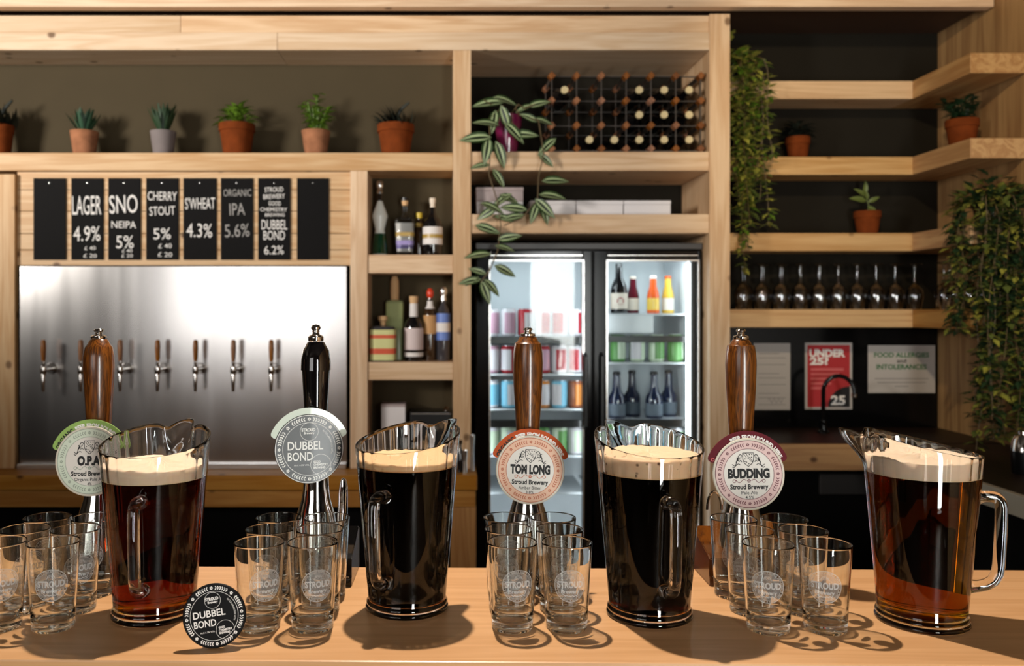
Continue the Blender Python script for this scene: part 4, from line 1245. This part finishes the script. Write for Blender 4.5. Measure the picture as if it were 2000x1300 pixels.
def beer_clip(parent, loc, R, face, ringc, prt, sash, name, kind, abv, sash1, sash2, roll, scale=1.0):
    c = clip_disc(parent, loc, R, clip_edge_cream, sash, roll, pitch=-.06)
    i = Ink(); i.ring(0, 0, R * .70, R * .93); i.build('ring_band', ringc, c, Y(1))
    i = Ink(); i.disc(0, 0, R * .70, 64); i.build('face', face, c, Y(1))
    i = Ink(); i.ring(0, 0, R * .915, R * .935); i.ring(0, 0, R * .69, R * .705); i.wreath(0, 0, R * .81, R * .062, 8); i.scroll(0, -R * .19, R * .24)
    i.build('wreath_print', prt, c, Y(2))
    i = Ink(); i.crest(0, R * .42, R * .30)
    i.text(name, 0, R * .02, R * (.24 if len(name) > 4 else .25), R * (1.16 if len(name) > 6 else .70), .06)
    i.text('Stroud Brewery', 0, -R * .345, R * .13, R * 1.06, .035)
    i.text(kind, 0, -R * .51, R * .095, R * .052 * len(kind) * 1.0 + R * .03, .006)
    i.text(abv, 0, -R * .64, R * .085, R * .05 * len(abv) + R * .03, .006)
    i.build('lettering', ink_black, c, Y(2))
    ys = lambda u, q: (u, .0002, q)
    if sash1:
        Ink().arc_text(sash1, 0, 0, R * 1.015, math.radians(139), R * .125, .70, .05).build('lettering', ink_black, c, ys)
        Ink().arc_text(sash2, 0, 0, R * 1.015, math.radians(70), R * .125, 1.58, .05).build('sash_lettering', ink_white, c, ys)
    else:
        Ink().arc_text(sash2, 0, 0, R * 1.015, math.radians(71), R * .125, 1.6, .05).build('sash_lettering', ink_white, c, ys)
        Ink().ring(R * 1.05 * math.cos(math.radians(157)), R * 1.05 * math.sin(math.radians(157)), R * .03, R * .05, n=16).build('sash_flower', ink_pink, c, ys)
    return c


def pump(label, px, d, handle_m, top_y, h0, hmax, h1, base_m, half=.066):
    k = d / F
    zy = lambda y: EYE - CT - (y - CY) * k
    r = thing('hand_pump', label, 'hand pump', (X(px, d), d, CT), 'hand pumps at the back of the counter', math.atan(TILT))
    pr = [(0, .19), (.016, .19), (.019, .215)]
    for y, wpx in ((h1 + 60, 21), (h1, 23), (h1 - 45, 25.5), (h1 - 85, 28), (hmax, 29.3), (hmax - 20, 28.5), (hmax - 38, 25.5), (h0 + 10, 21), (h0 + 2, 17), (h0, 15)):
        pr.append((wpx * k, zy(y)))
    pr.append((0, zy(h0) + .0002))
    MB().lathe(pr, 40).build('handle', handle_m, r, local=True)
    t = zy(top_y); b0 = zy(h0) + .0004
    s_ = t - b0
    MB().lathe([(0, b0), (14 * k, b0), (15 * k, b0 + .08 * s_), (15 * k, b0 + .26 * s_), (13 * k, b0 + .33 * s_), (8 * k, b0 + .40 * s_), (6 * k, b0 + .52 * s_), (8 * k, b0 + .56 * s_), (6 * k, b0 + .62 * s_),
                (9 * k, b0 + .72 * s_), (9.5 * k, b0 + .82 * s_), (7 * k, b0 + .95 * s_), (0, t)], 28).build('finial', chrome, r, local=True)
    MB().lathe([(0, .045), (.045, .045), (.043, .055), (.036, .085), (.030, .112), (.024, .132), (.0215, .155), (.021, .20), (.017, .214), (0, .214)], 40).build('pump_body', chrome, r, local=True)
    # wedge shaped clamp box: low at the front, higher towards the back
    prof = [(-.05, 0), (-.05, .013), (-.047, .016), (-.047, .044), (-.035, .05), (-.004, .056), (.05, .074), (.062, .07), (.062, 0)]
    vs = [(-half, y, z) for y, z in prof] + [(half, y, z) for y, z in prof]; n = len(prof)
    fs = [list(range(n))[::-1], [n + i for i in range(n)]] + [[i, (i + 1) % n, n + (i + 1) % n, n + i] for i in range(n)]
    bm = bmesh.new(); bv = [bm.verts.new(v) for v in vs]
    for f in fs: bm.faces.new([bv[i] for i in f])
    bmesh.ops.recalc_face_normals(bm, faces=bm.faces[:])
    bmesh.ops.bevel(bm, geom=bm.edges[:], offset=.0015, segments=2, affect='EDGES')
    me = bpy.data.meshes.new('clamp_box'); bm.to_mesh(me); bm.free()
    me.materials.append(base_m); o = bpy.data.objects.new('clamp_box', me); C.objects.link(o); o.parent = r
    b = MB(); b.box(-half + .004, half - .004, -.0485, -.0472, .0145, .0162); b.build('trim_line', chrome, r, local=True)
    return r


KD = 1.46; KC = 1.425
p1 = pump('oak handled chrome hand pump with the green banded round clip', 193, 1.47, oak_handle, 641, 662, 716, 828, black_gloss)
beer_clip(p1, (X(177, KC) - p1.location.x, KC - 1.47, Z(900, KC) - CT), 68 * KC / F, clip_white, mint_ring, sage_print, green_sash, 'O.P.A.', 'Organic Pale Ale', '4%', 'ORGANIC', 'BEER FROM ROUND HERE', -.02)
p2 = pump('black handled chrome hand pump with the grey black round clip and pale band', 617, KD, knob_black, 633, 667, 722, 795, black_gloss)
R2 = 67 * KC / F
c2 = clip_disc(p2, (X(604.5, KC) - p2.location.x, KC - KD, Z(876, KC) - CT), R2, clip_black, pale_sash, 0.0, yaw=.25, pitch=-.06)


def bond_print(c, R, mt, roll=0.0):
    i = Ink()
    i.ring(0, 0, R * .965, R * .985); i.ring(0, 0, R * .755, R * .768); i.wreath(0, 0, R * .865, R * .07, 8)
    i.text('DUBBEL', -R * .62, R * .10, R * .24, R * 1.02, .012, 'l'); i.text('BOND', -R * .62, -R * .21, R * .24, R * .72, .012, 'l')
    i.text('STROUD', -R * .02, R * .55, R * .085, R * .40, .05); i.text('Brewery', 0, R * .46, R * .065, R * .3, .03)
    i.ring(0, R * .50, R * .255, R * .265); i.ring(R * .33, -R * .46, R * .29, R * .30)
    for q, tx in enumerate(('GOOD', 'CHEMISTRY', 'BREWING')): i.text(tx, R * .12, -R * (.375 + .085 * q), R * .06, R * (.2, .42, .34)[q], .04, 'l')
    i.text('ALC 6.2% VOL', -R * .22, -R * .46, R * .04, R * .44, .01)
    i.arc_text('IN COLLABORATION WITH', 0, 0, R * .66, math.radians(20), R * .05, 1.15, .0)
    return i.build('lettering', mt, c, Y(1))


bond_print(c2, R2, wash_white)
p3 = pump('oak handled chrome hand pump with the orange banded round clip', 1031, KD, oak_handle, 639, 657, 708, 836, black_gloss)
beer_clip(p3, (X(1036, KC) - p3.location.x, KC - KD, Z(917, KC) - CT), 67 * KC / F, clip_white, peach, orange_print, orange_sash, 'TOM LONG', 'Amber Bitter', '3.8%', 'ORGANIC', 'BEER FROM ROUND HERE', .03)
p4 = pump('oak handled chrome hand pump with the maroon banded round clip', 1447, KD, oak_handle, 641, 663, 712, 840, base_wood)
beer_clip(p4, (X(1462, KC) - p4.location.x, KC - KD, Z(925, KC) - CT), 70 * KC / F, clip_white, pink_ring, maroon_print, maroon_sash, 'BUDDING', 'Pale Ale', '4.5%', None, 'BEER FROM ROUND HERE', -.02)
sx_ = X(669, 1.45) - p2.location.x
b = MB(); b.tube([(sx_, -.01, .06), (sx_, -.01, .10), (sx_ + .001, -.01, .14), (sx_ + .002, -.012, .155), (sx_ + .002, -.012, .166), (sx_ + .002, -.012, .169)], [.0085, .0085, .008, .007, .0045, .001], 16)
b.build('swan_neck', chrome, p2, local=True)
b = MB(); pts = [(-.05 + .012 * math.cos(a), -.02, .118 + .03 * math.sin(a)) for a in [PI * i / 12 for i in range(13)]]
b.tube(pts, .0022, 8); b.build('wire_loop', chrome, p4, local=True)

# ------------------------------------------------------------------ pitchers
sm = lambda t: max(0.0, min(1.0, t)) ** 2 * (3 - 2 * max(0.0, min(1.0, t)))
H0, RB, RT = .241, .0585, .0780


def pr_h(p):
    h = H0 + .032 * (0.5 + 0.5 * math.cos(p)) ** 1.25
    h -= .008 * math.exp(-((abs(p) - .27) / .13) ** 2)
    return h


def pr_r(p, z, inner=False):
    r = RB + (RT - RB) * (z - .017) / (H0 - .017)
    s_ = sm((z - .218) / .056)
    r += .031 * math.exp(-(p / .17) ** 2) * s_ - .003 * math.exp(-((abs(p) - .40) / .16) ** 2) * s_
    if inner:
        r -= .0026
        if z > .10: r -= .0016 * (1 - abs(math.sin(11 * p))) * sm((z - .10) / .05)
    return r


def pitcher_mesh(spout, level):
    n = 144; b = MB()
    rings = []
    def ring(fr, fz):
        o = len(b.v)
        for i in range(n):
            p = 2 * PI * i / n; q = p if p <= PI else p - 2 * PI
            z = fz(q); r = fr(q, z)
            b.v.append(Vector((r * math.cos(p + spout), r * math.sin(p + spout), z)))
        rings.append(o)
    const = lambda a: (lambda q, z=0: a)
    b.v.append(Vector((0, 0, .004))); centre = 0
    for r, z in ((.050, .004), (.055, .0012), (.058, 0), (.0605, .0004), (.0622, .002), (.0626, .004), (.0618, .0062), (.0598, .0078), (.0612, .0096), (.0614, .012), (.0598, .0145)):
        ring(const(r), (lambda z: (lambda q: z))(z))
    for k in range(21):
        t = (k / 20) ** .85
        ring(lambda q, z: pr_r(q, z), (lambda t: (lambda q: .017 + (pr_h(q) - .017) * t))(t))
    ring(lambda q, z: pr_r(q, z) - .0004, lambda q: pr_h(q) + .0011)
    ring(lambda q, z: pr_r(q, z) - .0013, lambda q: pr_h(q) + .0015)
    ring(lambda q, z: pr_r(q, z, True) + .0004, lambda q: pr_h(q) + .0011)
    for k in range(10, 0, -1):
        ring(lambda q, z: pr_r(q, z, True), (lambda t: (lambda q: level + (pr_h(q) - level) * t))(k / 10))
    wet = len(rings)
    for k in range(16, -1, -1):
        ring(lambda q, z: pr_r(q, z, True), const(.019 + (level - .019) * k / 16))
    ring(const(.050), lambda q: .0145)
    b.v.append(Vector((0, 0, .0142))); last = len(b.v) - 1
    for i in range(n): b.f.append([centre, rings[0] + (i + 1) % n, rings[0] + i])
    b.m = [0] * n
    for k, (a, c) in enumerate(zip(rings, rings[1:])):
        for i in range(n):
            j = (i + 1) % n; b.f.append([a + i, a + j, c + j, c + i]); b.m.append(1 if k >= wet else 0)
    for i in range(n): b.f.append([rings[-1] + i, rings[-1] + (i + 1) % n, last]); b.m.append(1)
    return b


def pitcher(label, px, d, spout_deg, handle_deg, level, foam_top, absorb, foam_m, seed):
    sp = math.radians(spout_deg); hd = math.radians(handle_deg)
    body = pitcher_mesh(sp, level).build('beer_pitcher', [pitcher_m, pitcher_wet], None, smooth=50)
    body.location = (X(px, d), d, CT)
    tag(body, label, 'pitcher', 'full beer pitchers on the counter')
    rad = lambda z: RB + (RT - RB) * (z - .017) / (H0 - .017)
    pts = []
    key = [(rad(.180) - .0015, .180), (rad(.180) + .008, .1825), (.092, .183), (.0985, .181), (.1025, .175), (.104, .166), (.1035, .14), (.102, .11), (.1005, .085), (.0985, .073), (.093, .063), (.085, .0575), (.075, .0545), (rad(.053) - .0015, .053)]
    for u, z in key: pts.append((u * math.cos(hd), u * math.sin(hd), z))
    sub = []
    for i in range(len(pts) - 1):
        for t in (0, .5): sub.append(Vector(pts[i]).lerp(Vector(pts[i + 1]), t))
    sub.append(Vector(pts[-1]))
    rs = [.0105, .009] + [.0082] * (len(sub) - 4) + [.009, .0105]
    MB().tube(sub, rs, 20).build('handle', pitcher_m, body, local=True, smooth=60)
    # beer reaches a hair into the wall so the liquid and the wall share one boundary
    prof = [(0, .0139), (.049, .0140), (.0560, .0185)]
    for k in range(9):
        z = .0195 + (level - .0195) * k / 8; prof.append((rad(z) - .0020 - .0014 * sm((z - .10) / .05), z))
    prof.append((0, level))
    beer_m = glass('beer_' + str(seed), (1, 1, 1, 1), 1.34, absorb=absorb, clear=1.0)
    MB().lathe(prof, 96).build('beer', beer_m, body, local=True, smooth=40)
    rn = random.Random(seed); fb = MB()
    n = 72; rows = []
    fr = lambda z, e: rad(z) - .0026 - .0017 - e
    prof = [(fr(level, .0002), level - .0008), (fr(level + .004, .0003), level + .004), (fr((level + foam_top) / 2, .0002), (level + foam_top) / 2), (fr(foam_top - .002, .0003), foam_top - .0015), (fr(foam_top, .002), foam_top)]
    for q in (.9, .75, .55, .35, .18): prof.append((fr(foam_top, 0) * q, foam_top + .0006))
    vs = []; fs = []
    vs.append((0, 0, level - .0008)); rows.append([0])
    for k, (r, z) in enumerate(prof):
        row = []
        for i in range(n):
            a = 2 * PI * i / n; zz = z + (rn.uniform(-.0012, .0016) if k >= 4 else 0) + (.0008 * math.sin(3 * a + seed) if k >= 4 else 0)
            row.append(len(vs)); vs.append((r * math.cos(a), r * math.sin(a), zz))
        rows.append(row)
    vs.append((0, 0, foam_top + .0008)); rows.append([len(vs) - 1])
    for a, c in zip(rows, rows[1:]):
        for i in range(n):
            j = (i + 1) % n
            if len(a) == 1: fs.append([a[0], c[j], c[i]])
            elif len(c) == 1: fs.append([a[i], a[j], c[0]])
            else: fs.append([a[i], a[j], c[j], c[i]])
    fb.add(vs, fs).build('foam', foam_m, body, local=True, smooth=60)
    return body


def foam_mat(name, c, c2, holes):
    m, t, out = nodes(name)
    b = t.nodes.new('ShaderNodeBsdfPrincipled'); b.inputs['Roughness'].default_value = .7
    b.inputs['Subsurface Weight'].default_value = .35; b.inputs['Subsurface Radius'].default_value = (.006, .004, .003); b.inputs['Subsurface Scale'].default_value = .6
    tc = t.nodes.new('ShaderNodeTexCoord'); vo = t.nodes.new('ShaderNodeTexVoronoi'); vo.inputs['Scale'].default_value = 95
    t.links.new(tc.outputs['Object'], vo.inputs['Vector'])
    mr = t.nodes.new('ShaderNodeMapRange'); mr.inputs[1].default_value = .1; mr.inputs[2].default_value = .28; mr.inputs[3].default_value = holes; mr.inputs[4].default_value = 0
    t.links.new(vo.outputs['Distance'], mr.inputs[0])
    nz = t.nodes.new('ShaderNodeTexNoise'); nz.inputs['Scale'].default_value = 26
    t.links.new(tc.outputs['Object'], nz.inputs['Vector'])
    gt = t.nodes.new('ShaderNodeMath'); gt.operation = 'GREATER_THAN'; gt.inputs[1].default_value = .55
    t.links.new(nz.outputs['Fac'], gt.inputs[0])
    mu = t.nodes.new('ShaderNodeMath'); mu.operation = 'MULTIPLY'; t.links.new(gt.outputs[0], mu.inputs[0]); t.links.new(mr.outputs[0], mu.inputs[1])
    mx = t.nodes.new('ShaderNodeMix'); mx.data_type = 'RGBA'; mx.inputs[6].default_value = c; mx.inputs[7].default_value = c2
    t.links.new(mu.outputs[0], mx.inputs[0]); t.links.new(mx.outputs[2], b.inputs['Base Color']); t.links.new(b.outputs[0], out.inputs[0])
    return m


foam_a = foam_mat('cream_foam', lin(238, 216, 190), lin(210, 180, 148), .3)
foam_b = foam_mat('tan_foam', lin(222, 184, 138), lin(160, 116, 70), .4)
foam_c = foam_mat('bubbly_foam', lin(230, 198, 162), lin(92, 62, 32), .9)
pitcher('clear beer pitcher of red amber ale with cream foam behind the round badge', 303, 1.287, 79, 270 + 3, .2035, .222, (20, 46, 190), foam_a, 1)
pitcher('clear beer pitcher of black stout with a thin tan head', 795, 1.315, 48, 246, .2165, .2255, (260, 520, 900), foam_b, 2)
pitcher('clear beer pitcher of dark brown ale with a deep tan head', 1268, 1.283, 113, 277, .2125, .237, (75, 190, 420), foam_c, 3)
pitcher('clear beer pitcher of golden amber ale with spout and handle seen side on', 1800, 1.258, 166, -12, .2145, .238, (15, 29, 125), foam_a, 4)

# ------------------------------------------------------------------ half pint tumblers
GR = []
rn = random.Random(21)
clusters = [
    ('at the end of the counter', (-.632, -.556), (1.232, 1.305, 1.378), ('on the outer side', 'on the red ale pitcher side')),
    ('by the round black badge', (-.265, -.189), (1.231, 1.3038, 1.3766), ('on the badge side', 'on the stout pitcher side')),
    ('before the orange banded pump', (.0935, .1695), (1.231, 1.3038, 1.3766), ('on the stout pitcher side', 'on the dark ale pitcher side')),
    ('before the maroon banded pump', (.4525, .5315), (1.224, 1.297, 1.370), ('on the dark ale pitcher side', 'on the golden ale pitcher side'))]
rowname = ('front row', 'middle row', 'back row')
tum = None
TR = lambda z: .0288 + (.0358 - .0288) * z / .121
for ci, (cn, xs, ds, sides) in enumerate(clusters):
    for xi, x in enumerate(xs):
        for ri, d in enumerate(ds):
            lab = 'etched tumbler %s, %s %s' % (cn, rowname[ri], sides[xi])
            loc = (x + rn.uniform(-.0008, .0008), d + rn.uniform(-.0002, .0002), CT)
            rz = math.atan2(x, d) * -1 + rn.uniform(-.35, .35)
            grp = 'half pint tumblers ' + cn
            if tum is None:
                prof = [(0, .0030), (.020, .0028), (.0255, .0006), (.0275, 0), (.0285, .0008), (TR(.003), .003)]
                for k in range(1, 9): prof.append((TR(.003 + .116 * k / 8), .003 + .116 * k / 8))
                prof += [(TR(.121) - .0001, .1205), (TR(.121) - .0007, .1213), (TR(.121) - .0012, .1206)]
                for k in range(8, -1, -1):
                    z = .017 + .102 * k / 8; prof.append((TR(z) - .0013 - .0012 * (1 - k / 8), z))
                prof += [(.0225, .0128), (.014, .0112), (0, .0108)]
                tum = MB().lathe(prof, 64).build('half_pint_tumbler', clear, None, smooth=50)
                tag(tum, lab, 'glass', grp); tum.location = loc; tum.rotation_euler = (0, 0, rz)
                wrap = lambda u, q: ((TR(.068 + q) + .00025) * math.sin(u / TR(.068)), -(TR(.068 + q) + .00025) * math.cos(u / TR(.068)), .068 + q)
                ink = Ink(); ink.ring(0, 0, .0215, .0225); ink.ring(0, 0, .0182, .0187)
                ink.text('STROUD', 0, .002, .0085, .036, .04); ink.text('Brewery', 0, -.0075, .0055, .026, .03)
                ink.crest(0, .0125, .0042); ink.wreath(0, 0, .0201, .0012, 10)
                for k in range(5): ink.stroke([(-.008 + .004 * k - .002, -.0135 - .0008 * abs(2 - k) * -1), (-.008 + .004 * k + .002, -.0145)], .0012)
                ink.build('etched_logo', etched, tum, wrap)
                ink = Ink(); ink.ring(0, 0, .0, .0181, n=48)
                ink.v = [v for v in ink.v]
                wrap2 = lambda u, q: ((TR(.068 + q) + .00012) * math.sin(u / TR(.068)), -(TR(.068 + q) + .00012) * math.cos(u / TR(.068)), .068 + q)
                ink2 = Ink()
                for k in range(6):
                    ink2.ring(0, 0, .0181 * k / 6 + (.0002 if k == 0 else 0), .0181 * (k + 1) / 6, n=48)
                ink2.build('etched_ground', etched_soft, tum, wrap2)
            else:
                copy_tree(tum, loc, lab, grp, rz=rz)

# ------------------------------------------------------------------ round badge standing on the counter
Rb = 61 * 1.158 / F
bx_, bd_ = X(419, 1.16), 1.16
bd = thing('pump_badge', 'small round black badge with white lettering standing on the counter', 'badge', (bx_, bd_, CT), None, .08)
lean = -.16
Mb = Matrix.Translation((0, 0, Rb * math.cos(lean) + .0004)) @ Matrix.Rotation(lean, 4, 'X')
b = MB().lathe([(0, -.0022), (Rb - .001, -.0022), (Rb, -.0012), (Rb, .0012), (Rb - .001, .0022), (0, .0022)], 72, M=Mb @ Matrix.Rotation(PI / 2, 4, 'X'))
b.build('disc', pbr('badge_black', lin(9, 7, 7), 0.5, spec=0.15), bd, local=True)
roll = .14


def bfn(u, q):
    uu = u * math.cos(roll) - q * math.sin(roll); qq = u * math.sin(roll) + q * math.cos(roll)
    return Mb @ Vector((uu, -.0025, qq))


i = Ink(); R = Rb
i.ring(0, 0, R * .75, R * .762); i.wreath(0, 0, R * .865, R * .075, 8)
i.text('DUBBEL', -R * .66, R * .09, R * .21, R * 1.02, .016, 'l'); i.text('BOND', -R * .66, -R * .20, R * .21, R * .70, .016, 'l')
i.text('STROUD', -R * .02, R * .53, R * .09, R * .42, .05); i.text('Brewery', 0, R * .43, R * .07, R * .32, .03)
i.ring(0, R * .48, R * .245, R * .255); i.ring(R * .30, -R * .47, R * .285, R * .295)
for q, tx in enumerate(('GOOD', 'CHEMISTRY', 'BREWING')): i.text(tx, R * .10, -R * (.385 + .085 * q), R * .062, R * (.2, .42, .34)[q], .04, 'l')
i.text('ALC 6.2% VOL', -R * .26, -R * .47, R * .045, R * .46, .01)
i.arc_text('IN COLLABORATION WITH', 0, 0, R * .655, math.radians(12), R * .055, 1.15, .0)
i.build('lettering', ink_white, bd, bfn)
MB().box(-.010, .010, .0026, .016, .0003, .035, .0012).build('clip_bracket', black_trim, bd, local=True)

for o in C.objects:
    if o.type == 'MESH' and (o.name.startswith('half_pint') or o.name.startswith('beer_pitcher')): o.cycles.is_caustics_caster = True
    if o.parent == ctr: o.cycles.is_caustics_receiver = True
